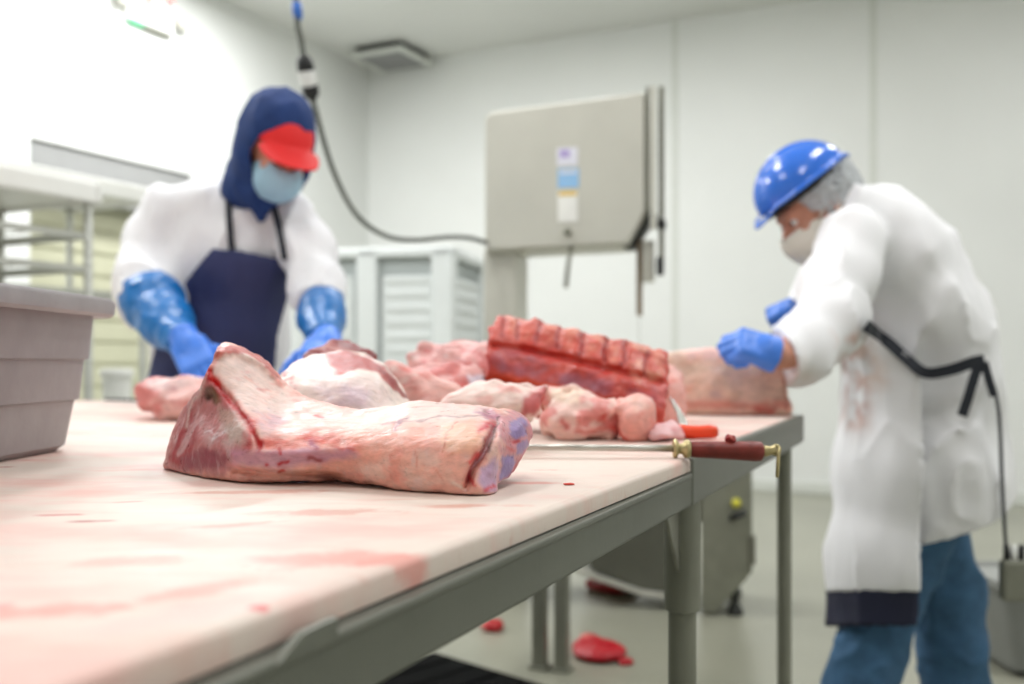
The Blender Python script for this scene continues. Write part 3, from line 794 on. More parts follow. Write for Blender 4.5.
# --- the rib rack
rr = [(488, 338), (494, 322), (500, 314), (522, 317), (545, 323), (570, 328), (600, 334), (630, 341), (655, 348), (667, 352), (668, 368), (670, 385), (666, 402), (662, 432), (640, 436), (600, 434), (560, 426), (520, 412), (490, 402), (485, 370)]
rc = [(488, 338, 1.42), (500, 314, 1.50), (545, 323, 1.48), (600, 334, 1.46), (667, 352, 1.45), (490, 396, 1.40), (560, 412, 1.37), (640, 428, 1.35), (668, 380, 1.40), (530, 350, 1.425), (580, 356, 1.41), (630, 370, 1.395), (530, 380, 1.40), (580, 390, 1.385), (630, 400, 1.37), (510, 332, 1.455), (570, 342, 1.445), (640, 358, 1.425)]
rc = [(x, y, D + .14) for x, y, D in rc]
gaps = [(505, 324), (518, 327), (540, 331), (560, 336), (584, 342), (607, 349), (626, 354), (648, 362)]
RL = [mar((196, 100, 88), .6, -.1, .3, (40, 40, 80)), ('p', [(488, 346), (520, 352), (580, 368), (640, 384), (668, 388), (664, 404), (600, 398), (540, 382), (488, 366)], 5, (166, 96, 100), .75, 30),
      ('p', [(500, 352), (540, 362), (600, 380), (650, 396), (640, 404), (580, 392), (500, 372)], 5, (160, 116, 128), .6, 36),
      ('l', [(488, 376), (530, 384), (590, 396), (640, 410)], 3.5, (206, 98, 74), .8), ('p', [(500, 388), (560, 396), (640, 414), (640, 430), (560, 414), (500, 400)], 4, (184, 128, 104), .8),
      ('l', [(492, 344), (530, 350), (580, 362), (640, 378)], 6, (176, 44, 44), .75, 40), ('l', [(500, 316), (560, 327), (620, 340), (664, 353)], 5, (230, 178, 156), .8, 60),
      ('l', [(640, 364), (650, 376), (660, 372)], 4, (230, 176, 150), .8), ('l', [(634, 372), (640, 384)], 3, (226, 160, 140), .7), ('l', [(656, 360), (664, 376), (660, 400)], 4, (206, 110, 100), .7)]
for (gx, gy) in gaps:
    RL += [('l', [(gx + 9, gy - 6), (gx + 8, gy + 8)], 6, (218, 150, 128), .7, 70)]
for (gx, gy) in gaps:
    RL += [('l', [(gx, gy - 11), (gx - 2, gy + 2), (gx - 3, gy + 12)], 2.4, (140, 36, 36), .85)]
cvr = [([(gx, gy - 9), (gx - 2, gy + 12)], 2.6, .006 + .006 * ((gx * 7) % 5) / 4) for gx, gy in gaps] + [([(488, 345), (530, 351), (580, 362), (640, 377), (668, 384)], 4, .014), ([(488, 380), (560, 396), (650, 418)], 4, .010)]
relief('rib_rack', rr, rc, .11, .003, RL, (190, 82, 70), k=.014, carve=cvr, label='long red rib rack with a knobbly row of backbone along its top', rough=(.004, 50), mat_=m_meat_far, seed=31, edge=.003)

# --- fatty chunks in front of it
cut([(544, 394), (550, 387), (566, 384), (582, 390), (600, 398), (616, 404), (622, 420), (620, 438), (600, 443), (570, 442), (548, 434), (541, 418)], 1.39, .09, (238, 206, 190), [mar((214, 128, 120), .75, .0, .25, (40, 40, 66)), ('l', [(562, 420), (568, 428)], 3, (198, 90, 88), .8), ('l', [(578, 432), (600, 428), (620, 430)], 3, (208, 96, 86), .7), ('l', [(600, 418), (604, 416)], 4, (206, 80, 72), .8), ('p', [(546, 390), (566, 385), (584, 392), (576, 404), (552, 402)], 4, (242, 222, 196), .8)], 'chunky white and pink fat trimming in front of the rib rack', 41, edge=.006)
cut([(616, 408), (626, 398), (640, 394), (652, 402), (655, 418), (648, 434), (636, 443), (622, 441), (616, 428)], 1.36, .08, (236, 180, 164), [mar((226, 130, 118), .6), ('l', [(618, 430), (624, 440)], 3, (206, 80, 70), .8), ('p', [(626, 400), (642, 396), (650, 408), (636, 414)], 4, (242, 208, 190), .8)], 'upright pink chunk of meat right of the fat trimming', 42, edge=.005)
cut([(642, 428), (656, 422), (672, 424), (682, 434), (680, 442), (660, 444), (644, 443)], 1.37, .06, (232, 194, 188), [mar((222, 150, 146), .6)], 'low flat pale scrap of meat by the orange knife', 43)
cut([(658, 374), (666, 366), (676, 366), (685, 376), (686, 400), (684, 424), (660, 424)], 1.80, .08, (232, 186, 172), [mar((214, 130, 116), .6)], 'small pink knob of meat at the right end of the rib rack', 44)

# --- the side of pork under the right man's hand, and the far cut at the left
sl = [(664, 354), (676, 349), (700, 347), (730, 348), (760, 350), (782, 353), (785, 370), (787, 392), (790, 411), (760, 413), (720, 413), (690, 412), (668, 411), (660, 392), (660, 370)]
SL = [('p', [(664, 346), (700, 345), (760, 348), (784, 352), (780, 358), (730, 358), (680, 360), (664, 362)], 2.5, (236, 200, 186), .9), ('l', [(668, 364), (710, 362), (750, 360), (782, 364)], 3, (200, 128, 104), .8),
      mar((224, 200, 176), .7, -.1, .3, (14, 14, 30)), ('p', [(706, 388), (735, 384), (776, 386), (782, 394), (750, 402), (712, 400)], 5, (150, 124, 134), .5, 22), ('l', [(668, 405), (720, 406), (788, 406)], 5, (208, 138, 122), .8),
      ('l', [(668, 396), (690, 390)], 6, (222, 150, 126), .6), ('l', [(756, 410), (772, 411)], 3, (176, 64, 60), .8), ('l', [(784, 356), (786, 390), (789, 410)], 2.5, (176, 104, 90), .6)]
sl = [(x, y + (4 if y > 400 else 2)) for x, y in sl]
sD = lambda x, y: 2.032 + (790 - x) / 122 * .04 + .035 * (416 - y) / 66
slc = [(x, y, sD(x, y)) for x, y in sl] + [(x, y, sD(x, y) - .012) for x, y in ((700, 380), (750, 380), (725, 360), (725, 402))]
relief('side_of_pork', sl, slc, .085, .005, SL, (230, 200, 178), k=.016, label='tall pale side of pork under the gloved hand at the far corner', rough=(.005, 24), mat_=m_meat_far, seed=51, edge=.002, taper=.1)
cut([(137, 394), (142, 384), (156, 379), (178, 378), (198, 378), (212, 384), (214, 404), (206, 420), (186, 423), (162, 422), (152, 408), (140, 404)], 1.86, .16, (234, 196, 184), [mar((206, 110, 104), .7, -.05, .25, (16, 16, 30)), ('l', [(152, 404), (170, 400), (186, 404)], 5, (186, 62, 60), .6, 40), ('l', [(168, 386), (176, 388)], 3, (150, 90, 100), .8), ('p', [(142, 384), (170, 379), (200, 380), (190, 386), (150, 390)], 3, (240, 216, 206), .8)], 'pink and white cut at the far left under the blue glove', 52, vox=.005)

# --- scraps
def scrap(name, px, py, D, w, h, label, col, seed, z, group=None, depth=None):
    p = W(px, py, D); p[2] = z
    m = w / F * D / 2; hh = h
    dd = depth or m
    f = lambda P: (ellipsoid(P, p + np.array([0, 0, hh * .7]), (m, dd, hh)) + hh * .6 * fbm(P, .5 / m * 2.2, seed, 3))
    def g(P): return smax(f(P), z - P[:, 2], .001)
    me = sdf_mesh(name, g, p - np.array([m * 1.6, dd * 1.6, hh * .6]), p + np.array([m * 1.6, dd * 1.6, hh * 3.2]), max(m / 16, .0006), painter([mar((226, 150, 136), .6, .0, .3, (.7 / m,) * 3)], col, seed))
    return tag(link(name, me, m_meat_far), label, 'meat', group)
scrap('meat_scrap', 569, 485, gd(485), 12, .0012, 'tiny red shred of meat on the board right of the shank', (206, 92, 80), 61, TZ, depth=.004)
scrap('meat_scrap', 731, 440, 1.14, 11, .0045, 'small dark red scrap of meat sitting on the steel handle', (140, 38, 40), 62, .9188, depth=.005)
FD = lambda py: F * CZ / (py - HY)
scrap('meat_scrap', 598, 655, FD(657), 52, .030, 'heap of red meat scraps fallen on the floor right of the twin posts', (168, 44, 50), 63, 0.0, depth=.10)
scrap('meat_scrap', 626, 664, FD(664), 16, .012, 'small red meat scrap on the floor right of the fallen heap', (160, 40, 46), 64, 0.0)
scrap('meat_scrap', 590, 640, FD(641), 20, .010, 'thin red meat scrap on the floor just behind the fallen heap', (170, 62, 62), 65, 0.0, depth=.08)
scrap('meat_scrap', 492, 629, FD(630), 24, .022, 'red meat scrap on the floor left of the twin posts', (168, 40, 46), 66, 0.0)
scrap('meat_scrap', 612, 589, 4.42, 50, .035, 'long red meat scrap on the floor beneath the band saw', (150, 36, 40), 67, 0.0, depth=.12)

# ------------------------------------------------------------------ tools on the table
m_brass = mat('brass', (200, 184, 136), .35, .7, var=.08, scale=40)
m_redwood = mat('worn_red_wood', (134, 50, 42), .42, var=.22, scale=60, bump=.1, bscale=120)
m_rod = mat('steel_rod', (196, 194, 186), .32, .7, var=.08, scale=60)
m_orange = mat('orange_plastic', (250, 78, 34), .38, var=.05)
m_blade = mat('blade_steel', (206, 206, 200), .25, .8, var=.04)
SD = 1.14
sp = lambda px, py, D=SD: Vector(W(px, py, D))
st = empty('sharpening_steel', sp(690, 449.5), 'long sharpening steel with a worn red handle and brass fittings over the table edge', 'tool')
mb = MB(); mb.tube([sp(512, 447), sp(676, 448.6)], [.0034, .0042], 16); mb.build('rod', m_rod, st, smooth=True)
def axis_lathe(prof, p0, p1, n=20):
    """profile (radius, fraction) turned about the line p0-p1"""
    d = (p1 - p0); L = d.length; q = d.to_track_quat('Z', 'Y').to_matrix().to_4x4()
    mb = MB(); mb.lathe([(r, t * L) for r, t in prof], n=n, M=Matrix.Translation(p0) @ q); return mb
axis_lathe([(.004, 0), (.0105, .02), (.0115, .12), (.0105, .22), (.0062, .34), (.0062, .55), (.0104, .68), (.011, .82), (.0098, 1)], sp(673, 448.6), sp(690, 449)).build('bolster', m_brass, st, smooth=True)
axis_lathe([(.0080, 0), (.0092, .04), (.0098, .3), (.0106, .6), (.0116, .88), (.0112, .97), (.008, 1)], sp(689, 449.2), sp(763, 451.5)).build('handle', m_redwood, st, smooth=True)
axis_lathe([(.0062, 0), (.0066, .3), (.0050, .6), (.0062, .9), (.003, 1)], sp(762, 451.5), sp(776, 450)).build('end_cap', m_brass, st, smooth=True)
mb = MB(); c = sp(778, 462); pts = []
for k in range(25):
    a = 2 * math.pi * k / 24
    pts.append(c + Vector((.0045 * math.sin(a) * .5 + .001 * math.cos(a), .007 * math.sin(a), .0165 * math.cos(a))))
mb.tube(pts, .0019, 10, caps=False); mb.build('hanging_ring', m_brass, st, smooth=True)
mb = MB(); pts = [sp(776, 450) + Vector((.004 * math.cos(a) , 0, .005 * math.sin(a))) for a in [2 * math.pi * k / 16 for k in range(17)]]
mb.tube(pts, .0022, 10, caps=False); mb.build('eye', m_brass, st, smooth=True)

kn = empty('boning_knife', sp(694, 432.5, 1.415), 'knife with an orange handle, blade leaning on the pink meat', 'knife')
mb = MB(); d = [(671, 430.5, 1.42, .0068), (676, 430.5, 1.42, .0096), (686, 432, 1.418, .0098), (700, 432, 1.412, .0094), (710, 431.6, 1.408, .0098), (716, 432, 1.405, .0084), (718, 432, 1.404, .005)]
mb.tube([sp(a, b_, c_) for a, b_, c_, r in d], [r for *_, r in d], 16, sx=1.15); mb.build('handle', m_orange, kn, smooth=True)
bl = [(680, 427, 1.425), (676, 412, 1.47), (669, 397, 1.51), (674, 401, 1.505), (684, 416, 1.465), (689, 427, 1.42)]
P = [sp(*q) for q in bl]; nrm = (P[1] - P[0]).cross(P[4] - P[0]).normalized() * .0012
mb = MB(); n = len(P); mb.add([p + nrm for p in P] + [p - nrm for p in P], [tuple(range(n)), tuple(range(2 * n - 1, n - 1, -1))] + [(i, n + i, n + (i + 1) % n, (i + 1) % n) for i in range(n)])
o = mb.build('blade', m_blade, kn); bpy_fix(o)

# ------------------------------------------------------------------ the band saw behind the table
SS = 4.1 / F
p0 = W(565, 362, 4.1)
saw = empty('band_saw', (p0[0], p0[1], 0), 'large stainless steel meat band saw standing behind the table', 'machine', rz=math.radians(-12))
X = lambda px: (px - 565) * SS
Z = lambda py: 1.01 + (362 - py) * SS
def sbox(mb, px0, px1, py0, py1, y0, y1, bev=.006):
    mb.box(Vector(((X(px0) + X(px1)) / 2, (y0 + y1) / 2, (Z(py0) + Z(py1)) / 2)), (abs(X(px1) - X(px0)), abs(y1 - y0), abs(Z(py1) - Z(py0))), bev=bev); return mb
RX = Matrix.Rotation(math.radians(90), 4, 'X')       # outline in x-z, thickness along y
def sprism(mb, poly, y0, y1): return mb.prism([(X(a), Z(b_)) for a, b_ in poly], -y1, -y0, RX)
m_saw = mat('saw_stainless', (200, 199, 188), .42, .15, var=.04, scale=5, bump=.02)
m_saw_d = mat('saw_dark_steel', (120, 120, 106), .5, .3, var=.06)  # darker steel of the saw's base and fittings
hm = MB(); sprism(hm, [(482, 113), (488, 107), (640, 96), (646, 98), (646, 214), (628, 246), (482, 250)], .012, .30)
hd = hm.build('head', m_saw, saw, world=False, bevel=.008)
dm = MB(); sprism(dm, [(483, 114), (489, 109), (639, 98), (644, 100), (644, 213), (627, 244), (483, 248)], -.004, .011); dr_ = dm.build('door', m_saw, saw, world=False, bevel=.004)
mb = MB(); mb.lathe([(.016, 0), (.016, .012), (.010, .02), (.0, .021)], n=16, M=Matrix.Translation((X(568), -.004, Z(232))) @ Matrix.Rotation(math.radians(90), 4, 'X')); mb.build('latch', m_saw_d, dr_, smooth=True, world=False)
m_sk1 = mat('sticker_pale', (226, 226, 236), .5, var=.02); m_sk2 = mat('sticker_blue', (150, 196, 236), .5, var=.03); m_sk3 = mat('sticker_white', (238, 238, 232), .5); m_sk4 = mat('sticker_yellow', (226, 192, 96), .5); m_sk5 = mat('sticker_violet', (176, 160, 210), .5)
def sticker(name, m, x0, x1, y0, y1, marks=()):
    mb = MB(); sbox(mb, x0, x1, y0, y1, -.0065, -.0035, .001); s_ = mb.build(name, m, dr_, world=False)
    for (mm, a, b_, c, d_) in marks:
        k = MB(); sbox(k, a, b_, c, d_, -.0075, -.0063, .0005); k.build('printed_patch', mm, s_, world=False)
sticker('pale_sticker', m_sk1, 557, 578, 148, 166, [(m_sk5, 560, 570, 150, 158)])
sticker('blue_sticker', m_sk2, 558, 579, 169, 188, [(m_sk1, 560, 577, 171, 174)])
sticker('white_sticker', m_sk3, 558, 578, 191, 222, [(m_sk4, 559, 577, 191.5, 196)])
mb = MB(); mb.tube([Vector((X(571), .02, Z(246))), Vector((X(569), -.01, Z(262))), Vector((X(566.5), -.02, Z(288)))], .009, 12); mb.build('door_handle', m_saw_d, saw, smooth=True, world=False)
sbox(MB(), 478, 513, 246, 600, .05, .30, .012).build('column', m_saw, saw, world=False)
sbox(MB(), 650, 655, 92, 232, -.02, .02, .004).build('tension_bar', m_saw, saw, world=False)
sbox(MB(), 645.5, 648.5, 92, 214, -.01, .03, .003).build('door_edge', m_saw_d, saw, world=False)
sbox(MB(), 657, 662, 88, 268, .05, .09, .004).build('guide_post', m_saw_d, saw, world=False)
mb = MB(); sbox(mb, 655, 664, 220, 230, .03, .10, .01); mb.build('post_clamp', m_black, saw, world=False)
mb = MB(); sbox(mb, 655, 662, 258, 276, .03, .08, .006); mb.build('post_clamp', m_black, saw, world=False)
mb = MB(); sbox(mb, 627, 648, 209, 217, .06, .20, .006); sprism(mb, [(622, 247), (648, 209), (654, 213), (632, 247)], .05, .2); mb.build('blade_guide', m_dark, saw, world=False)
sbox(MB(), 640, 652, 240, 282, .08, .12, .004).build('guard_plate', m_saw, saw, world=False)
mb = MB(); mb.box(Vector((X(636.5), .12, (Z(216) + Z(396)) / 2)), (.002, .018, Z(216) - Z(396))); mb.build('saw_blade', m_blade, saw, world=False)
sbox(MB(), 634, 639.5, 222, 315, .105, .135, .003).build('blade_guard', mat('guard_brown', (140, 122, 100), .5, .2), saw, world=False)
sbox(MB(), 500, 752, 396, 402, -.10, .55, .006).build('saw_table', m_saw, saw, world=False)
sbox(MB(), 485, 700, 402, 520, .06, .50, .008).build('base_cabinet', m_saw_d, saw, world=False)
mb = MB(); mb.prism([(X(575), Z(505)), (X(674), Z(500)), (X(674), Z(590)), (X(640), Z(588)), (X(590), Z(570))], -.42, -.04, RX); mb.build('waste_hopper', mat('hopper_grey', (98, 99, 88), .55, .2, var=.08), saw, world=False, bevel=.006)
mb = MB(); mb.prism([(X(574), Z(568)), (X(640), Z(588)), (X(676), Z(592)), (X(676), Z(596)), (X(640), Z(592)), (X(574), Z(573))], -.44, -.01, RX); mb.build('drip_tray', m_saw, saw, world=False)
bp = sbox(MB(), 699, 747, 402, 566, -.02, .40, .008); bp.prism([(X(699), Z(566)), (X(747), Z(556)), (X(742), Z(570)), (X(722), Z(592)), (X(712), Z(604)), (X(699), Z(602))], -.40, .02, RX)
ctl = bp.build('control_cabinet', mat('saw_control_grey', (136, 137, 122), .5, .2, var=.08, scale=12), saw, world=False)
mb = MB(); mb.lathe([(.018, 0), (.018, .02), (.0, .025)], n=16, M=Matrix.Translation((X(732), -.02, Z(497))) @ Matrix.Rotation(math.radians(90), 4, 'X')); mb.build('yellow_button', mat('button_yellow', (206, 200, 60), .4), ctl, smooth=True, world=False)
mb = MB(); mb.tube([Vector((X(728), -.02, Z(512))), Vector((X(732), -.07, Z(508))), Vector((X(741), -.07, Z(504)))], .013, 10); mb.build('lever', m_black, ctl, smooth=True, world=False)
mb = MB(); sbox(mb, 743, 750, 528, 556, -.03, .02, .006); mb.build('hinge', m_saw_d, ctl, world=False)
for (px, y) in ((731, .02), (731, .36), (500, .1), (500, .45)):
    mb = MB(); zt = Z(562) if px > 600 else Z(520)
    mb.lathe([(.03, 0), (.034, .008), (.024, .035), (.013, .05), (.013, zt), (.012, zt + .01)], (X(px), y, 0), 16); mb.build('foot', m_dark, saw, smooth=True, world=False, auto=40)

# ------------------------------------------------------------------ twin post stand, floor mat
p0 = W(551, 400, 3.27)
stand = empty('steel_stand', (p0[0], p0[1], 0), 'stainless stand on two close square posts, half hidden behind the table', 'table', rz=math.radians(-20))
for dx in (-.038, .038):
    mb = MB(); mb.box(Vector((dx, 0, .405)), (.044, .044, .79), bev=.004); q = mb.build('post', m_steel_d, stand, world=False)
    mb = MB(); mb.box(Vector((dx, 0, .006)), (.064, .064, .012), bev=.003); mb.build('foot_plate', m_steel_d, q, world=False)
mb = MB(); mb.box(Vector((0, .05, .815)), (.60, .46, .03), bev=.006); mb.build('top', m_steel, stand, world=False)
A = Vector((-.27, 3.42)); d1 = Vector((.725, -.69)); d2 = Vector((-.69, -.725))
mb = MB(); c = A + d1 * .55 + d2 * .20
mb.box(Vector((c.x, c.y, .008)), (1.1, .40, .016), rz=math.atan2(d1.y, d1.x), bev=.006)
for i in range(9): q = A + d1 * (.1 + i * .1125) + d2 * .20; mb.box(Vector((q.x, q.y, .018)), (.03, .34, .006), rz=math.atan2(d1.y, d1.x), bev=.002)
tag(mb.build('rubber_mat', mat('black_mat', (10, 11, 11), .95, var=.2, bump=.2, spec=.1)), 'ribbed black rubber mat on the floor under the table', 'mat')

# ------------------------------------------------------------------ bulk bins against the far wall
m_bulk = mat('bulk_bin_plastic', (220, 225, 224), .5, var=.03); m_bulk_d = mat('bulk_bin_inner', (172, 179, 178), .6, var=.05)
def bulk_bin(px, D, wpx, z0, h, label, depth=.95, rz=-12):
    s = D / F; q = W(px, 362, D); w_ = wpx * s
    r = empty('bulk_bin', (q[0], q[1], z0), label, 'crate', 'stacked bulk bins', rz=math.radians(rz))
    mb = MB(); mb.box(Vector((0, depth / 2, h * .5)), (w_ - .10, depth - .10, h - .12), bev=.01); mb.build('tub', m_bulk_d, r, world=False)
    mb = MB(); mb.box(Vector((0, depth / 2, h - .03)), (w_, depth, .06), bev=.012); mb.build('top_rim', m_bulk, r, world=False)
    mb = MB(); mb.box(Vector((0, depth / 2, .06)), (w_, depth, .12), bev=.012); mb.build('skid', m_bulk, r, world=False)
    for x, y in ((-1, 0), (0, 0), (1, 0), (-1, 1), (1, 1)):
        mb = MB(); mb.box(Vector((x * (w_ / 2 - .065), .065 if y == 0 else depth - .065, h / 2)), (.13, .13, h - .02), bev=.014); mb.build('corner_post', m_bulk, r, world=False)
    zp0, zp1 = .12, h - .17
    for sx_ in (-1, 1):
        pw = w_ / 2 - .20
        mb = MB(); mb.box(Vector((sx_ * (w_ / 4 - .01), .045, (zp0 + zp1) / 2)), (pw, .03, zp1 - zp0), bev=.01)
        for i in range(6): mb.box(Vector((sx_ * (w_ / 4 - .01), .028, zp0 + .10 + i * .085)), (pw * .8, .016, .03), bev=.006)
        mb.build('side_panel', m_bulk, r, world=False)
    mb = MB(); mb.box(Vector((w_ / 2 - .045, depth / 2, (zp0 + zp1) / 2)), (.03, depth - .3, zp1 - zp0), bev=.01)
    for i in range(6): mb.box(Vector((w_ / 2 - .028, depth / 2, zp0 + .10 + i * .085)), (.016, depth * .55, .03), bev=.006)
    mb.build('end_panel', m_bulk, r, world=False)
    return r
bulk_bin(366, 6.0, 178, 0, .86, 'pale plastic bulk bin on the floor, carrying the upper bin')
bulk_bin(366, 6.0, 178, .86, .84, 'pale louvred plastic bulk bin, uppermost behind the hooded worker')

# ------------------------------------------------------------------ racks and pail at the left
m_rackw = mat('rack_white_tray', (232, 233, 228), .4, var=.02); m_wire = mat('rack_wire', (186, 188, 180), .4, .3)
def rack(x0, x1, y0, y1, ztop, zs, rz, label, group, solid):
    cx_, cy_ = (x0 + x1) / 2, (y0 + y1) / 2
    r = empty('storage_rack', (cx_, cy_, 0), label, 'rack', group, rz=math.radians(rz))
    w_, d_ = x1 - x0, y1 - y0
    for sx_ in (-1, 1):
        for sy_ in (-1, 1):
            mb = MB(); mb.lathe([(.016, 0), (.018, .01), (.016, .03), (.016, ztop - .01), (.010, ztop)], (sx_ * (w_ / 2 - .02), sy_ * (d_ / 2 - .02), 0), 14); mb.build('post', m_wire, r, smooth=True, world=False, auto=40)
    mb = MB(); mb.box(Vector((0, 0, ztop + .0)), (w_ + .02, d_ + .02, .018), bev=.006)
    for s_ in (-1, 1):
        mb.box(Vector((0, s_ * d_ / 2, ztop + .012)), (w_ + .04, .022, .075), bev=.01); mb.box(Vector((s_ * w_ / 2, 0, ztop + .012)), (.022, d_ + .04, .075), bev=.01)
    mb.build('top_tray', m_rackw, r, world=False)
    for z in zs:
        mb = MB()
        if z in solid: mb.box(Vector((0, 0, z)), (w_ - .03, d_ - .03, .03), bev=.006)
        else:
            for s_ in (-1, 1):
                mb.box(Vector((0, s_ * (d_ / 2 - .02), z)), (w_ - .02, .014, .022)); mb.box(Vector((s_ * (w_ / 2 - .02), 0, z)), (.014, d_ - .02, .022))
            for i in range(10): mb.box(Vector((-w_ / 2 + .06 + i * (w_ - .12) / 9, 0, z + .008)), (.006, d_ - .03, .006))
        mb.build('shelf', m_wire, r, world=False)
    return r
rack(-2.476, -1.376, 2.866, 3.366, 1.59, (1.45, 1.335, .62, .20), 64, 'white topped wire rack just behind the grey tote', None, (.2,))
rack(-2.62, -1.52, 3.77, 4.27, 1.73, (1.30, .66, .2), 64, 'second white topped rack farther back, beside the hooded worker', None, (.66, .2))
q = W(117, 362, 4.22)
pail = empty('pail', (q[0], q[1] , .6755), 'white plastic pail with a lid on the far rack', 'bucket')
mb = MB(); mb.lathe([(.048, 0), (.052, .004), (.060, .27), (.060, .275), (.054, .275)], (q[0], q[1], .6755), 24); mb.build('body', m_white, pail, smooth=True, auto=40)
mb = MB(); mb.lathe([(.066, .272), (.068, .278), (.068, .30), (.064, .306), (.05, .308)], (q[0], q[1], .6755), 24); mb.build('lid', m_white, pail, smooth=True, auto=40)

# ------------------------------------------------------------------ power cable from the ceiling to the saw
m_cable = mat('cable_grey', (92, 96, 88), .5); m_tape = mat('blue_tape', (50, 110, 200), .4)
cp = [(286, -485, 3.28), (291, -200, 3.28), (296, 0, 3.3), (301, 40, 3.32), (307, 76, 3.35), (316, 112, 3.42), (333, 170, 3.55), (356, 214, 3.70), (384, 235, 3.82), (414, 240, 3.92), (448, 237, 4.0), (470, 238, 4.06), (487, 243, 4.14)]
cable = empty('power_cable', (float(W(296, 0, 3.3)[0]), 3.3, 2.2), 'grey power cable hanging from the ceiling and looping to the saw', 'cable')
mb = MB(); mb.tube(spline([W(*c) for c in cp], 8), .0095, 10); mb.build('cord', m_cable, cable, smooth=True)
ct = lambda y: Vector(W(*[np.interp(y, [c[1] for c in cp[:9]], [c[i] for c in cp[:9]]) if i != 1 else y for i in range(3)]))
def sleeve(name, y0, y1, prof, m): axis_lathe(prof, ct(y0), ct(y1)).build(name, m, cable, smooth=True)
sleeve('plug', 54, 72, [(.010, 0), (.019, .15), (.027, .4), (.029, .95), (.024, 1)], m_black)
sleeve('coupler', 68, 88, [(.024, 0), (.028, .08), (.028, .9), (.024, 1)], m_white)
sleeve('socket', 84, 101, [(.024, 0), (.029, .05), (.028, .6), (.016, .85), (.010, 1)], m_black)
sleeve('blue_tape', 2, 20, [(.010, 0), (.015, .05), (.017, .5), (.014, .95), (.010, 1)], m_tape)

# ------------------------------------------------------------------ grey tub at the right edge
q = W(1040, 362, 3.3)
tub = empty('utility_tub', (q[0], q[1], 0), 'grey plastic tub on the floor at the right edge behind the bent worker', 'tub')
def ring_loft(spec, M):
    mb = MB(); rings = [[(x, y, z) for x, y in rrect(hx, hy, r)] for hx, hy, r, z in spec]; n = len(rings[0]); V = [p for r in rings for p in r]; Fc = []
    for i in range(len(rings) - 1):
        for j in range(n): Fc.append((i * n + j, i * n + (j + 1) % n, (i + 1) * n + (j + 1) % n, (i + 1) * n + j))
    Fc.append(tuple(range(n - 1, -1, -1))); Fc.append(tuple((len(rings) - 1) * n + j for j in range(n)))
    mb.add([M @ Vector(v) for v in V], Fc); return mb
mb = ring_loft([(.14, .12, .03, .03), (.15, .13, .03, .024), (.20, .17, .04, .30), (.19, .16, .04, .30), (.15, .12, .03, .04)], Matrix.Translation((q[0], q[1], 0))); o = mb.build('body', mat('tub_grey', (132, 134, 130), .5, var=.05), tub, smooth=True, auto=40); bpy_fix(o)
mb = ring_loft([(.196, .166, .04, .29), (.215, .185, .045, .29), (.215, .185, .045, .315), (.196, .166, .04, .315), (.19, .16, .04, .30)], Matrix.Translation((q[0], q[1], 0))); o = mb.build('rim', mat('tub_rim_grey', (150, 152, 148), .5), tub, smooth=True, auto=40); bpy_fix(o)
for sx_ in (-1, 1):
    for sy_ in (-1, 1):
        mb = MB(); mb.lathe([(.006, -.012), (.022, -.010), (.025, 0), (.022, .010), (.006, .012)], n=16, M=Matrix.Translation((q[0] + sx_ * .11, q[1] + sy_ * .09, .025)) @ Matrix.Rotation(math.radians(90), 4, 'Y')); mb.build('caster', m_black, tub, smooth=True)

# ------------------------------------------------------------------ the two workers
m_skin = mat('skin', (206, 146, 122), .5, var=.08, scale=30)
m_skin.node_tree.nodes['Principled BSDF'].inputs['Subsurface Weight'].default_value = .1
m_coat = mat('white_coat_cotton', (246, 247, 250), .8, var=.02, sheen=.2, bump=.06, bscale=90)
m_navy = mat('navy_apron', (50, 58, 104), .55, var=.10, scale=14, bump=.05)
m_hood = mat('navy_hood', (26, 56, 112), .85, var=.12, scale=30, bump=.15, bscale=220)
m_cap = mat('red_cap', (236, 40, 40), .6, var=.05)
m_mask = mat('blue_mask', (166, 206, 226), .7, var=.03)
m_maskw = mat('white_mask', (232, 228, 216), .7, var=.03)
m_sleeve = mat('blue_sleeve_plastic', (14, 112, 186), .36, var=.10, scale=16, bump=.08, bscale=40)
m_glove = mat('blue_glove_nitrile', (72, 134, 236), .4, var=.06, scale=40, bump=.1, bscale=120)
m_helmet = mat('blue_helmet', (52, 118, 226), .18, var=.02, spec=.7)
m_denim = mat('denim', (62, 100, 134), .85, var=.16, scale=26, bump=.12, bscale=200)
m_hair = mat('grey_hair', (126, 128, 130), .7, var=.3, scale=60)
m_net = mat('hair_net', (206, 210, 212), .6, var=.12, scale=60, alpha=.62)
m_boot = mat('rubber_boot', (34, 34, 36), .45, var=.1)
m_eye = mat('eye_white', (232, 230, 226), .25, var=.01); m_iris = mat('iris_brown', (52, 34, 24), .2, var=.05)
m_apw = mat('white_apron_cloth', (234, 233, 230), .7, var=.03, bump=.06, bscale=60)
m_hb = mat('black_strap', (34, 38, 48), .7, var=.1)

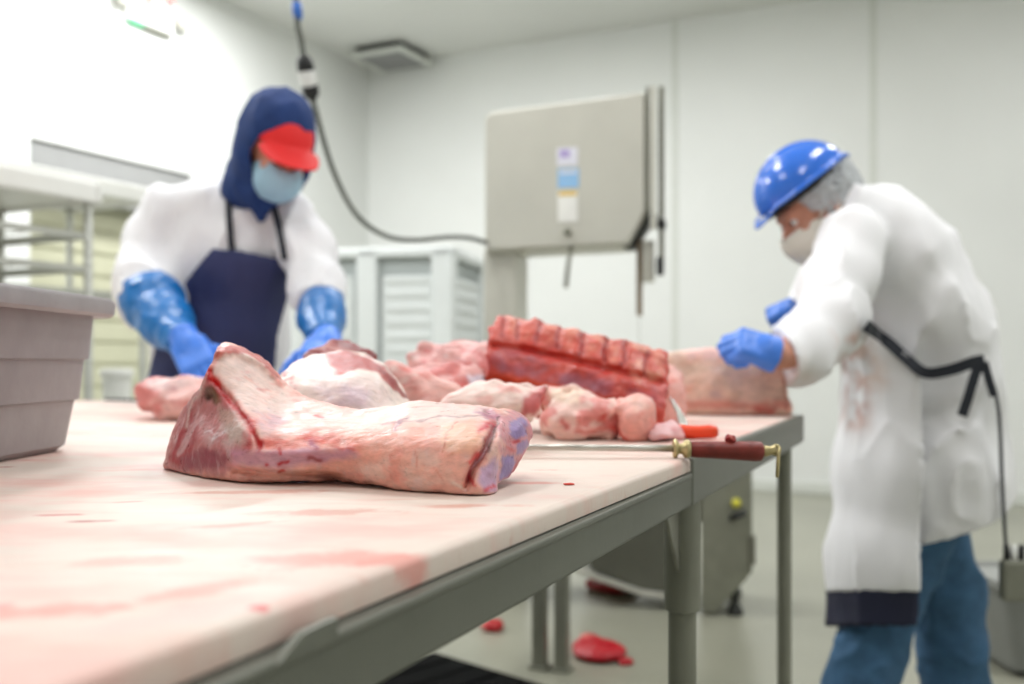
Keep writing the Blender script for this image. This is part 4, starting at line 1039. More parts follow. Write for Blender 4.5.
def head_f(c, fwd, up):
    """a head: skull, jaw, brow, eye hollows, nose, lips, chin and ears, facing fwd"""
    R = frame(fwd, up); c = np.asarray(c, float)
    L = lambda x, y, z: c + R @ np.array([x, y, z])        # x across, y forward, z up
    def f(P):
        d = ellipsoid(P, L(0, -.012, .030), (.076, .096, .094), R)
        d = smin(d, ellipsoid(P, L(0, .030, -.040), (.060, .066, .082), R), .03)
        d = smin(d, ellipsoid(P, L(0, .046, -.098), (.034, .034, .024), R), .025)
        d = smin(d, capsule(P, L(-.034, .078, .022), L(.034, .078, .022), .014, .014), .02)
        for s in (-1, 1):
            d = smax(d, -ellipsoid(P, L(s * .032, .100, .002), (.018, .014, .012), R), .012)
            d = smin(d, ellipsoid(P, L(s * .040, .074, -.030), (.022, .018, .018), R), .02)
            e = smax(ellipsoid(P, L(s * .079, -.010, -.008), (.010, .020, .032), R), -ellipsoid(P, L(s * .090, -.004, -.006), (.007, .011, .020), R), .005)
            d = smin(d, e, .008)
        d = smin(d, chain(P, [(L(0, .090, .010), .008), (L(0, .106, -.018), .010), (L(0, .114, -.032), .013)], .012), .012)
        for s in (-1, 1): d = smin(d, ellipsoid(P, L(s * .012, .102, -.034), (.009, .010, .007), R), .008)
        d = smin(d, capsule(P, L(-.020, .090, -.062), L(.020, .090, -.062), .006, .006), .008)
        d = smin(d, capsule(P, L(-.017, .088, -.073), L(.017, .088, -.073), .007, .007), .008)
        d = smax(d, -capsule(P, L(-.022, .098, -.0675), L(.022, .098, -.0675), .0025, .0025), .004)
        return d
    return f, L, R

def eyes(parent, L, R):
    for s in (-1, 1):
        for nm, r, off, m in (('eye', .0115, .080, m_eye), ('iris', .0055, .0885, m_iris)):
            mb = MB(); p = L(s * .032, off, .002)
            mb.lathe([(r * math.sin(math.pi * k / 10) + 1e-5, -r * math.cos(math.pi * k / 10)) for k in range(11)], n=16, M=Matrix.Translation(p))
            o = mb.build(nm, m, parent if nm == 'eye' else eo, smooth=True)
            if nm == 'eye': eo = o

def hand_f(wrist, out, palm, side, curl=(.5, .6, .65, .7), thumb=.5, s=1.0, spread=.10, fat=0.0):
    """a hand: out = from wrist to knuckles, palm = the way the palm looks, side = +1/-1 side of the thumb"""
    o = np.asarray(out, float); o = o / np.linalg.norm(o)
    n = np.asarray(palm, float); n = n - o * (n @ o); n = n / np.linalg.norm(n)
    a = np.cross(o, n) * side                              # towards the thumb
    w = np.asarray(wrist, float)
    pt = lambda x, y, z: w + (a * x + o * y + n * z) * s   # across, out, palm-wards
    ch = []
    base = [(.030, .092), (.010, .097), (-.010, .094), (-.029, .085)]
    ln = [(.042, .026, .020), (.047, .030, .021), (.043, .027, .020), (.033, .020, .018)]
    rad = [.0092, .0096, .0090, .0080]
    for i, (bx_, by_) in enumerate(base):
        p = np.array(pt(bx_, by_, 0)); pts = [(pt(bx_ * .6, .045, 0), rad[i] * s + fat), (p, rad[i] * s * 1.06 + fat)]
        ang = 0.0; yaw = spread * (1.5 - i)
        for k, seg in enumerate(ln[i]):
            ang += curl[i] * (.75, 1.15, .8)[k]
            d = o * math.cos(ang) + n * math.sin(ang) + a * math.sin(yaw) * math.cos(ang)
            p = p + d / np.linalg.norm(d) * seg * s
            pts.append((p, rad[i] * s * (1, .94, .82)[k] + fat))
        ch.append(pts)
    tp = np.array(pt(.026, .026, .006)); pts = [(tp, .014 * s + fat)]
    d0 = a * .75 + o * .62 + n * .30; d0 /= np.linalg.norm(d0)
    tp = tp + d0 * .040 * s; pts.append((tp, .0118 * s + fat))
    d1_ = d0 * (1 - thumb * .5) + o * .5 + n * thumb * .8; d1_ /= np.linalg.norm(d1_)
    tp = tp + d1_ * .030 * s; pts.append((tp, .0104 * s + fat))
    d2_ = d1_ + n * thumb * .5; d2_ /= np.linalg.norm(d2_); tp = tp + d2_ * .024 * s; pts.append((tp, .0088 * s + fat))
    R = np.stack([a, o, n], 1)
    allp = np.array([q[0] for c in ch for q in c] + [q[0] for q in pts] + [w])
    def f(P):
        d = rbox(P, pt(.001, .052, .0), (.042 * s + fat, .050 * s + fat, .0155 * s + fat), .014 * s, R)
        d = smin(d, ellipsoid(P, pt(.024, .034, .008), (.018 * s + fat, .030 * s + fat, .016 * s + fat), R), .012)
        d = smin(d, capsule(P, w - o * .03 * s, pt(0, .018, 0), .026 * s + fat, .029 * s + fat), .02)
        fg = None
        for c in ch:
            e = chain(P, c, .003)
            fg = e if fg is None else np.minimum(fg, e)
        d = smin(d, fg, .007)
        d = smin(d, chain(P, pts, .005), .008)
        return d
    return f, allp.min(0) - .05, allp.max(0) + .05

def part(name, f, lo, hi, vox, m, parent, colour=None):
    return link(name, sdf_mesh(name, f, lo, hi, vox, colour), m, parent)

def body_colour(P): return np.tile(np.array(lin(206, 146, 122)), (len(P), 1))
FOLD = lambda P, s, seed, a: a * fbm(P, s, seed, 3)
def CREASE(P, s, seed, a, st=(1, 1, .4)):
    n = fbm(P * np.array(st), s, seed, 2)              # sharp-edged folds
    return a * (np.sqrt(np.abs(n) + .004) - .45)

def boot(parent, ankle, toe_dir):
    a = np.asarray(ankle, float); t = np.asarray(toe_dir, float); t = t / np.linalg.norm(t)
    g = np.array([a[0], a[1], 0])
    def f(P):
        d = chain(P, [(g + [0, 0, .13], .056), (g + [0, 0, .10], .055), (g + [0, 0, .05], .052)], .03)
        d = smin(d, chain(P, [(g - t * .03 + [0, 0, .045], .048), (g + t * .10 + [0, 0, .042], .050), (g + t * .175 + [0, 0, .036], .042)], .03), .03)
        return smax(d, -P[:, 2], .004)
    part('boot', f, g + [-.26, -.26, -.01], g + [.26, .26, .40], .008, m_boot, parent)

# ============================ the hooded worker at the far side of the table
hc_ = W(277, 151, 2.78)
hf, HLp, HR = head_f(hc_, (.46, -.72, -.52), (.34, -.35, 1))
neck = HLp(0, -.04, -.09)
shL, shR = W(172, 212, 2.93), W(290, 219, 2.90)
elL, elR = W(140, 284, 2.82), W(318, 290, 2.74)
wrL, wrR = W(187, 343, 2.50), W(325, 343, 2.44)
pel = W(216, 420, 3.00)
hipL, hipR = pel + [-.10, .02, -.06], pel + [.10, .02, -.06]
kneeL, kneeR = np.array([hipL[0] - .02, 2.98, .50]), np.array([hipR[0] + .02, 2.98, .50])
ankL, ankR = np.array([hipL[0] - .03, 3.04, .09]), np.array([hipR[0] + .03, 3.04, .09])
chest = W(230, 255, 2.96); waist = W(222, 335, 2.99)
def body_f(P):
    d = smin(hf(P), chain(P, [(HLp(0, -.03, -.06), .052), (W(252, 206, 2.92), .062)], .02), .03)
    q = squash(P, chest, (1.25, 1, 1))
    t = chain(q, [(squash(W(246, 214, 2.94)[None], chest, (1.25, 1, 1))[0], .085), (chest, .125), (squash(waist[None], chest, (1.25, 1, 1))[0], .11), (squash(pel[None], chest, (1.25, 1, 1))[0], .12)], .06)
    d = smin(d, t, .04)
    d = smin(d, chain(P, [(shL, .058), (elL, .042), (W(166, 320, 2.66), .036), (wrL, .028)], .02), .04)
    d = smin(d, chain(P, [(shR, .058), (elR, .042), (W(322, 318, 2.60), .036), (wrR, .028)], .02), .04)
    d = smin(d, chain(P, [(hipL, .085), (kneeL, .055), (ankL, .038), (ankL + [0, -.14, -.06], .028)], .03), .04)
    return smin(d, chain(P, [(hipR, .085), (kneeR, .055), (ankR, .038), (ankR + [0, -.14, -.06], .028)], .03), .04)
# hands belong to the body: inside the gloves
ghL = hand_f(wrL, (.42, -.52, -.52), (.05, .75, -.55), 1, curl=(.3, .33, .36, .4), thumb=.35, s=.93)
ghR = hand_f(wrR, (.02, -.78, -.30), (-.05, .55, -.80), -1, curl=(.45, .5, .5, .55), thumb=.35, s=.93)
def body_all(P): return smin(smin(body_f(P), ghL[0](P), .01), ghR[0](P), .01)
lo = np.array([-1.30, 2.25, .0]); hi = np.array([-.40, 3.20, 1.90])
pA = link('person', sdf_mesh('person', body_all, lo, hi, .0075), m_skin)
tag(pA, 'person in a navy hood, red cap and navy apron leaning over the table', 'person')
eyes(pA, HLp, HR)
# coat
def coat_f(P):
    q = squash(P, chest, (1.32, 1, 1)); sq = lambda p: squash(np.asarray(p)[None], chest, (1.32, 1, 1))[0]
    t = chain(q, [(sq(W(250, 203, 2.93)), .075), (sq(W(236, 228, 2.95)), .118), (sq(chest), .145), (sq(waist), .140), (sq(W(216, 400, 3.0)), .150), (sq(np.array([pel[0], 3.0, .62])), .175)], .06)
    t = smin(t, chain(P, [(shL + [.0, 0, .005], .072), (W(205, 205, 2.93), .072), (W(250, 201, 2.93), .074), (W(276, 210, 2.91), .066), (shR, .066)], .03), .05)
    a = chain(P, [(shL, .078), (W(152, 245, 2.90), .082), (W(148, 283, 2.83), .090), (W(150, 312, 2.76), .094)], .05)
    b_ = chain(P, [(shR, .070), (W(306, 250, 2.84), .074), (W(318, 290, 2.74), .070), (W(322, 314, 2.64), .066)], .05)
    a = smax(a, half(P, W(149, 303, 2.765), W(152, 314, 2.74) - W(149, 294, 2.79)), .01)
    b_ = smax(b_, half(P, W(322, 306, 2.675), W(324, 320, 2.62) - W(322, 303, 2.69)), .01)
    d = sU(.05, t, a); d = smin(d, b_, .04)
    d = d + FOLD(P * np.array([1, 1, .55]), 15, 3, .008) + CREASE(P, 9, 5, .026, (1, 1, .5)) + .004
    return d
def neckV(P):                                            # the open V at the throat
    x, y, D = proj(P)
    return np.maximum(poly_sd(x, y, [(226, 150), (238, 188), (262, 224), (272, 205), (290, 170), (290, 140)]) * D / F, D - 2.93)
def coat_cut(P): return smax(smax(coat_f(P), -neckV(P), .006), .60 - P[:, 2], .01)
part('white_coat', coat_cut, lo, hi + [0, .1, 0], .0075, m_coat, pA)
# blue sleeves and gloves
def slv(P):
    a = chain(P, [(W(146, 284, 2.82), .080), (W(152, 300, 2.76), .080), (W(166, 322, 2.66), .064), (W(182, 342, 2.54), .043)], .04)
    a = smax(a, -half(P, W(148, 297, 2.79), W(152, 314, 2.74) - W(149, 294, 2.79)), .008)
    a = smax(a, half(P, W(183, 344, 2.53), W(188, 349, 2.49) - W(180, 340, 2.56)), .006)
    return a + CREASE(P, 14, 6, .010, (1, 1, 1.6))
part('arm_cover', slv, W(150, 320, 2.65) - .24, W(150, 320, 2.65) + .24, .006, m_sleeve, pA)
def slv2(P):
    a = chain(P, [(W(321, 298, 2.71), .060), (W(322, 318, 2.60), .056), (W(323, 336, 2.49), .044)], .04)
    a = smax(a, -half(P, W(321, 300, 2.70), W(324, 320, 2.62) - W(322, 303, 2.69)), .008)
    a = smax(a, half(P, W(323, 340, 2.47), wrR - W(322, 320, 2.60)), .006)
    return a + CREASE(P, 14, 7, .010, (1, 1, 1.6))
part('arm_cover', slv2, W(322, 318, 2.58) - .22, W(322, 318, 2.58) + .22, .006, m_sleeve, pA)
for wr, (o_, n_, sd_, cu) in ((wrL, ((.42, -.52, -.52), (.05, .75, -.55), 1, (.3, .33, .36, .4))), (wrR, ((.02, -.78, -.30), (-.05, .55, -.80), -1, (.45, .5, .5, .55)))):
    g, a_, b_ = hand_f(wr, o_, n_, sd_, curl=cu, thumb=.35, s=1.06, fat=.002)
    cf = np.asarray(o_, float) / np.linalg.norm(o_)
    gf = lambda P, g=g, wr=wr, cf=cf: smin(g(P), smax(capsule(P, wr - cf * .05, wr, .040, .033), -half(P, wr - cf * .035, cf), .004), .012) + FOLD(P, 60, 8, .0014)
    part('glove', gf, a_ - .03, b_ + .03, .0036, m_glove, pA)
# apron: a sheet over the front of the coat
apo = [(212, 248), (240, 250), (293, 262), (291, 285), (286, 305), (278, 335), (274, 380), (276, 470), (130, 470), (140, 400), (147, 378), (158, 335), (170, 302), (190, 275)]
def apron_f(P):
    x, y, D = proj(P)
    pd = poly_sd(x, y, apo) * D / F
    q = squash(P, chest, (1.32, 1, 1)); sq = lambda p: squash(np.asarray(p)[None], chest, (1.32, 1, 1))[0]
    t = chain(q, [(sq(W(250, 203, 2.93)), .075), (sq(W(236, 228, 2.95)), .118), (sq(chest), .145), (sq(waist), .140), (sq(W(216, 400, 3.0)), .150), (sq(np.array([pel[0], 3.0, .42])), .165)], .06)
    t = t + FOLD(P * np.array([1, 1, .4]), 11, 9, .010)
    sh = np.abs(t - .014) - .004
    return smax(smax(sh, pd, .004), D - 2.99, .004)
part('apron', apron_f, np.array([-1.25, 2.62, .62]), np.array([-.52, 3.05, 1.40]), .006, m_navy, pA)
for a, b_, c in (((232, 250), (229, 215), (228, 178)), ((285, 260), (280, 232), (272, 200))):
    pts = [surf(coat_f, *q, 2.5, 3.0, out=.006) for q in spline([a, b_, c], 6)]
    pts = [p for i, p in enumerate(pts)]
    mb = MB(); mb.tube(pts, .008, 8, sx=1.2); mb.build('neck_strap', m_hb, pA, smooth=True)
# trousers and boots
def leg_f(hip, knee, ank, r0, r1, r2): return lambda P: chain(P, [(hip, r0), (knee, r1), (ank, r2)], .03)
trA = [leg_f(hipL, kneeL, ankL + [0, 0, .06], .10, .078, .066), leg_f(hipR, kneeR, ankR + [0, 0, .06], .10, .078, .066)]
part('trousers', lambda P: sU(.03, trA[0](P), trA[1](P), chain(P, [(pel + [-.06, 0, 0], .115), (pel + [.06, 0, 0], .115)])) + FOLD(P, 14, 12, .008), np.array([-1.2, 2.75, .1]), np.array([-.5, 3.25, 1.05]), .009, m_navy, pA)
boot(pA, ankL, (-.1, -1, 0)); boot(pA, ankR, (.15, -1, 0))
# hood, cap, mask
def hood_f(P):
    o = ellipsoid(P, HLp(0, -.030, .036), (.106, .132, .134), HR)
    o = smin(o, ellipsoid(P, HLp(0, -.012, -.055), (.094, .108, .112), HR), .05)
    o = smin(o, chain(P, [(HLp(0, -.03, -.05), .094), (W(252, 188, 2.87), .078), (W(258, 206, 2.89), .045)], .03), .04)
    o = smin(o, capsule(P, W(260, 196, 2.80), W(262, 217, 2.80), .045, .016), .03)
    o = o + FOLD(P, 16, 14, .006) + CREASE(P, 12, 15, .008, (1, 1, .6))
    op = ellipsoid(P, HLp(.006, .14, -.010), (.076, .17, .118), HR)
    inn = ellipsoid(P, HLp(0, .01, .004), (.088, .112, .120), HR)
    return smax(smax(o, -op, .012), -inn, .01)
part('hood', hood_f, hc_ - .27, hc_ + .25, .005, m_hood, pA)
def cap_f(P):
    cr = np.abs(ellipsoid(P, HLp(0, -.004, .040), (.086, .108, .100), HR) - .0) - .003
    cr = smax(cr, half(P, HLp(0, .06, .036), HR @ np.array([0, -.10, -1])), .004)
    L = (P - HLp(0, 0, 0)) @ HR
    vis = np.abs(L[:, 2] - (.052 - 3.2 * L[:, 0] ** 2 - .35 * np.maximum(L[:, 1] - .09, 0))) - .0035
    vis = smax(vis, np.hypot(L[:, 0] / .086, (L[:, 1] - .085) / .098) * .09 - .09, .004); vis = smax(vis, .07 - L[:, 1], .004)
    return smin(cr, vis, .006)
part('cap', cap_f, hc_ - .25, hc_ + .25, .004, m_cap, pA)
def mask_f(fh, L_, R_, top=-.012):
    def f(P):
        b_ = ellipsoid(P, L_(0, .050, -.058), (.062, .072, .064), R_)
        b_ = smin(b_, ellipsoid(P, L_(0, .098, -.040), (.022, .026, .030), R_), .02)
        sh = np.abs(b_ - .006) - .0022
        Lc = (P - L_(0, 0, 0)) @ R_
        pl = .006 * np.abs(np.sin(Lc[:, 2] * 150)) * .12
        lim = np.maximum(np.maximum(Lc[:, 2] - (top + .06 * np.abs(Lc[:, 0])), -.118 - Lc[:, 2]), .018 - Lc[:, 1])
        return smax(sh - pl, lim, .003)
    return f
part('face_mask', mask_f(hf, HLp, HR), hc_ - .22, hc_ + .22, .0035, m_mask, pA)

# ============================ the bent worker at the right end
Db = 2.50
hb = W(815, 206, Db)
hf2, HL2, HR2 = head_f(hb, (-.78, -.10, -.60), (-.60, 0, .80))
shN, shF = W(858, 244, 2.38), W(862, 232, 2.68)          # near and far shoulder
elN, elF = W(828, 328, 2.17), W(822, 322, 2.70)
wrN, wrF = W(779, 356, 1.99), W(792, 318, 2.58)
pel2 = W(938, 432, 2.52); wa2 = W(925, 350, 2.52); ch2 = W(892, 262, 2.51)
hpN, hpF = pel2 + [0, -.09, -.06], pel2 + [0, .09, -.06]
knF, knB = W(889, 600, 2.46), W(946, 590, 2.66)
akF, akB = np.array([W(848, 740, 2.44)[0], 2.44, .09]), np.array([W(955, 740, 2.66)[0], 2.66, .09])
def body2_f(P):
    d = smin(hf2(P), chain(P, [(HL2(0, -.03, -.06), .052), (W(850, 212, 2.51), .062)], .02), .03)
    q = squash(P, ch2, (1, 1.3, 1)); sq = lambda p: squash(np.asarray(p)[None], ch2, (1, 1.3, 1))[0]
    d = smin(d, chain(q, [(sq(W(862, 222, 2.51)), .08), (sq(ch2), .115), (sq(wa2), .108), (sq(pel2), .118)], .05), .04)
    d = smin(d, chain(P, [(shN, .050), (elN, .040), (wrN, .027)], .02), .04)
    d = smin(d, chain(P, [(shF, .056), (elF, .041), (wrF, .027)], .02), .04)
    d = smin(d, chain(P, [(hpN, .085), (knF, .055), (akF, .038), (akF + [-.14, -.02, -.06], .028)], .03), .04)
    return smin(d, chain(P, [(hpF, .085), (knB, .055), (akB, .038), (akB + [-.14, -.02, -.06], .028)], .03), .04)
HN = ((-.80, -.05, .26), (-.25, .70, -.62), -1, (1.2, 1.25, 1.3, 1.35)); HF = ((-.45, -.55, .20), (.2, -.3, -.8), 1, (1.0, 1.1, 1.15, 1.2))
h1 = hand_f(wrN, *HN[:3], curl=HN[3], thumb=.9, s=.74, spread=.03); h2 = hand_f(wrF, *HF[:3], curl=HF[3], thumb=.9, s=.72)
lo2, hi2 = np.array([.36, 1.86, 0]), np.array([1.45, 2.98, 1.72])
pB = link('person', sdf_mesh('person', lambda P: smin(smin(body2_f(P), h1[0](P), .01), h2[0](P), .01), lo2, hi2, .0075), m_skin)
tag(pB, 'person bending over in a blue hard hat, white coat and blue jeans', 'person')
eyes(pB, HL2, HR2)
def torso2(P):
    q = squash(P, ch2, (1, 1.36, 1)); sq = lambda p: squash(np.asarray(p)[None], ch2, (1, 1.36, 1))[0]
    t = chain(q, [(sq(W(846, 213, 2.51)), .070), (sq(W(868, 226, 2.51)), .108), (sq(W(892, 262, 2.51)), .138), (sq(W(916, 318, 2.52)), .150), (sq(W(928, 366, 2.52)), .142)], .05)
    return t
def skirt2(P):
    q = squash(P, W(935, 400, 2.52), (1, 1.22, 1)); sq = lambda p: squash(np.asarray(p)[None], W(935, 400, 2.52), (1, 1.22, 1))[0]
    return chain(q, [(sq(W(926, 352, 2.52)), .145), (sq(W(931, 400, 2.52)), .152), (sq(W(930, 470, 2.52)), .174), (sq(W(938, 560, 2.53)), .196)], .05)
def armN(P):
    a = chain(P, [(W(854, 240, 2.36), .078), (W(838, 284, 2.28), .077), (W(829, 322, 2.18), .068), (W(804, 346, 2.08), .056), (W(772, 362, 1.99), .056)], .04)
    a = smin(a, chain(P, [(W(840, 318, 2.18), .06), (W(800, 356, 2.07), .048), (W(788, 364, 2.04), .043)], .03), .02)
    return smax(a, half(P, W(787, 360, 2.02), (-.86, 0, -.20)), .004)
def armF(P):
    a = chain(P, [(W(862, 236, 2.66), .085), (W(830, 290, 2.70), .08), (W(815, 318, 2.68), .070), (W(785, 320, 2.58), .050)], .05)
    return smax(a, half(P, W(789, 317, 2.59), (-.8, -.3, .05)), .008)
def coat2_f(P):
    d = smin(torso2(P), skirt2(P), .04)
    d = smin(d, armF(P), .05)
    fo = FOLD(P * np.array([1, 1, .5]), 13, 23, .008) + CREASE(P, 9, 25, .024, (1, 1, .45)) + .004
    d = d + fo
    a = armN(P) + CREASE(P, 9, 27, .026, (1, 1, .5))
    return smin(d, a, .018)
def coat2_cut(P):
    x, y, D = proj(P)
    hem = (P[:, 2] - .60 + (P[:, 0] - 1.02) * -.38)        # the hem rises towards the back
    d = smax(coat2_f(P), -hem, .003)
    d = smax(d, -(ellipsoid(P, HL2(0, .01, -.04), (.075, .11, .13), HR2)), .008)
    # open sleeve of the near arm
    return smax(d, -chain(P, [(W(786, 358, 2.02), .034), (W(756, 366, 1.95), .044)], .02), .004)
def stain_colour(P):
    c = np.tile(np.array(lin(244, 244, 246)), (len(P), 1)); x, y, D = proj(P)
    n = fbm(P, 26, 44, 3)
    for pts, w, col, a in (([(852, 345), (860, 380), (858, 420)], 13, (196, 130, 104), .75), ([(870, 350), (880, 380)], 12, (226, 196, 178), .6), ([(856, 392), (862, 410)], 6, (150, 66, 52), .8), ([(800, 360), (806, 376)], 8, (222, 196, 180), .4)):
        m = np.exp(-(line_d(x + 10 * n, y + 10 * n, pts) / w) ** 2) * a * sstep(-.5, .3, n)
        c = c * (1 - m[:, None]) + np.array(lin(*col)) * m[:, None]
    return c
m_stain, nt_, b_ = nodes('stained_white_cloth'); at_ = nt_.nodes.new('ShaderNodeAttribute'); at_.attribute_name = 'Col'; nt_.links.new(at_.outputs['Color'], b_.inputs['Base Color']); setin(b_, Roughness=.8, Sheen_Weight=.2)
part('white_coat', coat2_cut, lo2 + [0, -.1, .35], hi2 + [.15, .1, 0], .0075, m_stain, pB, stain_colour)
# apron: sheet round the front of hips and thighs
ap2 = [(846, 322), (872, 326), (900, 352), (926, 374), (922, 420), (920, 480), (919, 540), (917, 594), (842, 588), (838, 540), (836, 470), (842, 420), (840, 360)]
def apform(P):
    q = squash(P, W(935, 400, 2.52), (1, 1.22, 1)); sq = lambda p: squash(np.asarray(p)[None], W(935, 400, 2.52), (1, 1.22, 1))[0]
    t = chain(q, [(sq(W(905, 300, 2.52)), .135), (sq(W(924, 352, 2.52)), .152), (sq(W(921, 400, 2.52)), .148), (sq(W(909, 470, 2.50)), .138), (sq(W(899, 560, 2.48)), .128), (sq(W(898, 650, 2.46)), .132)], .05)
    return smin(smin(t, torso2(P), .03), skirt2(P), .03)
def apron2_f(y1, off, poly, sd_, y0=0):
    def f(P):
        x, y, D = proj(P)
        t = apform(P) + FOLD(P * np.array([1, 1, .35]), 11, sd_, .006) + CREASE(P, 7, sd_ + 3, .016, (1, 1, .3))
        sh = np.abs(t - off) - .004
        front = half(P, W(916, 450, 2.32), (1, .10, -.03))      # only what lies ahead of the seam
        return smax(sh, np.maximum(front, np.maximum(np.maximum(y - y1, y0 - y), 318 - y + (x - 850) * .62) * D / F), .004)
    return f
part('apron', apron2_f(592, .032, ap2, 51), lo2 + [0, -.05, .2], hi2 + [.1, .1, -.3], .0065, m_stain, pB, stain_colour)
part('under_apron', apron2_f(627, .026, ap2, 52, 570), lo2 + [0, -.05, .1], hi2 + [.1, .1, -.5], .007, mat('dark_navy_cloth', (26, 30, 58), .6, var=.1), pB)
# ties
def ribbon(name, pts2, w_, field, out=.010, D0=2.0, D1=2.6):
    P = [surf(field, *q, D0, D1, out=out) for q in spline(pts2, 6)]
    mb = MB(); n = len(P); V = []
    for i, p in enumerate(P):
        t = P[min(i + 1, n - 1)] - P[max(i - 1, 0)]; t = t / np.linalg.norm(t)
        nn = np.array([0, -1, 0.]); b2 = np.cross(t, nn); b2 /= np.linalg.norm(b2)
        for a, c in ((-1, -1), (1, -1), (1, 1), (-1, 1)): V.append(p + b2 * a * w_ / 2 + nn * (-c) * .0025)
    Fc = [(i * 4 + k, i * 4 + (k + 1) % 4, i * 4 + 4 + (k + 1) % 4, i * 4 + 4 + k) for i in range(n - 1) for k in range(4)] + [(3, 2, 1, 0), tuple((n - 1) * 4 + k for k in range(4))]
    mb.add(V, Fc); o = mb.build(name, m_hb, pB, smooth=False); bpy_fix(o)
allc = lambda P: np.minimum(np.minimum(coat2_f(P), apform(P) - .024), skirt2(P))
ribbon('apron_tie', [(866, 325), (890, 344), (910, 362), (926, 373), (950, 370), (974, 362), (984, 360)], .026, allc, out=.016)
ribbon('tie_end', [(980, 362), (974, 378), (968, 398), (962, 416)], .022, allc, out=.016)
ribbon('tie_end', [(984, 362), (989, 380), (994, 396)], .018, lambda P: np.minimum(allc(P), np.abs(P[:, 1] - 2.50) - .01), out=.012)
# gloves
for wr, H_ in ((wrN, HN), (wrF, HF)):
    g, a_, b_ = hand_f(wr, *H_[:3], curl=H_[3], thumb=.9, s=.86, fat=.003, spread=.04)
    cf = np.asarray(H_[0], float) / np.linalg.norm(H_[0])
    gf = lambda P, g=g, wr=wr, cf=cf: smax(smin(g(P), capsule(P, wr, wr + cf * .02, .036, .034), .012), -half(P, wr + cf * .005, cf), .004) + FOLD(P, 55, 8, .0016)
    part('glove', gf, a_ - .03, b_ + .03, .0036, m_glove, pB)
# jeans
j1 = lambda P: chain(P, [(hpN + [-.02, 0, 0], .100), (knF, .080), (akF + [0, 0, .05], .088)], .04)
j2 = lambda P: chain(P, [(hpF + [-.02, 0, 0], .100), (knB, .088), (akB + [0, 0, .05], .086)], .04)
part('jeans', lambda P: sU(.02, j1(P), j2(P), capsule(P, pel2 + [-.02, -.05, 0], pel2 + [-.02, .05, 0], .10, .10)) + FOLD(P * np.array([1, 1, .8]), 14, 61, .008) + CREASE(P, 9, 63, .022, (1, 1, .8)) + FOLD(P, 40, 62, .003), np.array([.5, 2.15, .08]), np.array([1.45, 2.95, 1.02]), .008, m_denim, pB)
boot(pB, akF, (-1, -.15, 0)); boot(pB, akB, (-1, -.1, 0))
# hair, net, helmet, mask
part('hair', lambda P: smax(smax(ellipsoid(P, HL2(0, -.020, .026), (.083, .100, .100), HR2), half(P, HL2(0, .02, -.03), HR2 @ np.array([0, .7, -.7])), .01), half(P, HL2(0, .0, .03), HR2 @ np.array([0, .9, -.1])), .01) + FOLD(P, 60, 66, .003), hb - .2, hb + .2, .004, m_hair, pB)
def net_f(P):
    o = ellipsoid(P, HL2(0, -.022, .022), (.094, .116, .108), HR2) + FOLD(P * np.array([1, 1, 1]), 40, 67, .010)
    sh = np.abs(o) - .0022
    return smax(smax(sh, half(P, HL2(0, .02, -.030), HR2 @ np.array([0, .72, -.7])), .004), half(P, HL2(0, .055, .03), HR2 @ np.array([0, .9, -.2])), .004)
part('hair_net', net_f, hb - .22, hb + .22, .004, m_net, pB)
def helm_f(P):
    L = (P - HL2(0, 0, 0)) @ HR2
    o = ellipsoid(P, HL2(0, -.004, .062), (.102, .126, .096), HR2)
    o = smin(o, smax(np.abs(L[:, 0]) - .014, ellipsoid(P, HL2(0, -.004, .064), (.104, .128, .103), HR2), .006), .01)
    sh = smax(o, -ellipsoid(P, HL2(0, -.004, .060), (.0975, .1215, .0915), HR2), .003)
    sh = smax(sh, half(P, HL2(0, 0, .060), HR2 @ np.array([0, 0, -1.])), .004)
    r = np.hypot(L[:, 0] / .112, (L[:, 1] + .004) / np.where(L[:, 1] > 0, .158, .140))
    brim = smax(np.abs(L[:, 2] - .060 + .45 * np.maximum(np.abs(L[:, 1]) - .115, 0)) - .0035, np.maximum(r - 1, .86 - r) * .12, .003)
    return smin(sh, brim, .008)
part('hard_hat', helm_f, hb - .27, hb + .27, .004, m_helmet, pB)
part('hat_suspension', lambda P: smax(np.abs(ellipsoid(P, HL2(0, -.004, .05), (.093, .117, .085), HR2)) - .003, np.abs((P - HL2(0, 0, .056)) @ HR2[:, 2]) - .016, .003), hb - .2, hb + .2, .004, m_black, pB)
part('face_mask', mask_f(hf2, HL2, HR2, top=-.018), hb - .22, hb + .22, .0035, m_maskw, pB)
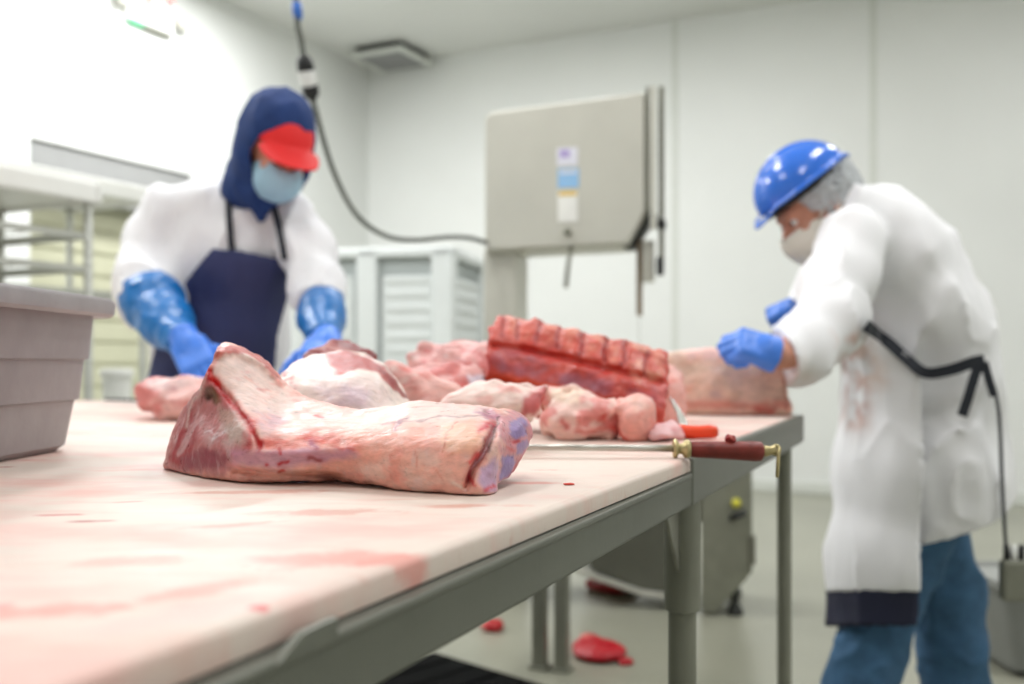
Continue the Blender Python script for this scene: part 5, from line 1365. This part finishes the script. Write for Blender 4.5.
for a, c in (((-.062, .040, -.03), (-.080, -.010, .03)), ((-.060, .030, -.09), (-.082, -.016, -.02))):
    pts = [HL2(*(np.array(a) * (1 - t) + np.array(c) * t + np.array([-.012 * math.sin(t * math.pi), 0, 0]))) for t in np.linspace(0, 1, 8)]
    mb = MB(); mb.tube(pts, .0032, 8); mb.build('mask_strap', m_maskw, pB, smooth=True)
# the knife in the far hand
kp = np.asarray(W(783, 322, 2.50))
k2 = empty('boning_knife', kp, 'knife with a dark handle held in the far blue glove of the bent worker', 'knife')
ax = np.array([-.55, -.35, -.70]); ax /= np.linalg.norm(ax)
mb = MB(); mb.tube([kp - ax * .06, kp - ax * .03, kp + ax * .03, kp + ax * .058], [.010, .012, .011, .010], 12); mb.build('handle', m_black, k2, smooth=True)
nb = np.cross(ax, [0, 1, 0]); nb /= np.linalg.norm(nb)
q0 = kp + ax * .055; P4 = [q0 - nb * .010, q0 + nb * .010, q0 + ax * .05 + nb * .009, q0 + ax * .075 - nb * .009, q0 + ax * .04 - nb * .010]
nn = np.cross(ax, nb) * .0012; n = 5
mb = MB(); mb.add([p + nn for p in P4] + [p - nn for p in P4], [tuple(range(n)), tuple(range(2 * n - 1, n - 1, -1))] + [(i, n + i, n + (i + 1) % n, (i + 1) % n) for i in range(n)])
o = mb.build('blade', m_blade, k2); bpy_fix(o)
# knife scabbard hanging on its cord behind the bent worker
q = W(1011, 580, 2.3)
sc_ = empty('knife_scabbard', q, 'steel knife scabbard hanging on a dark cord beside the bent worker', 'scabbard')
mb = MB(); mb.tube(spline([W(988, 378, 2.33), W(996, 396, 2.30), W(1000, 430, 2.29), W(1003, 500, 2.29), W(1007, 562, 2.3)], 8), .0042, 8); mb.build('cord', m_hb, sc_, smooth=True)
mb = MB(); mb.box(Vector(W(1014, 580, 2.3)), (.062, .030, .095), bev=.008); mb.build('case', m_steel_d, sc_)
for i in (-1, 0, 1):
    c_ = W(1014 + i * 7, 560, 2.3)
    mb = MB(); mb.tube([c_ + [0, 0, -.02], c_ + [0, 0, .01], c_ + [.002 * i, 0, .035]], [.007, .008, .0065], 10); mb.build('knife_handle', m_black if i else m_white, sc_, smooth=True)
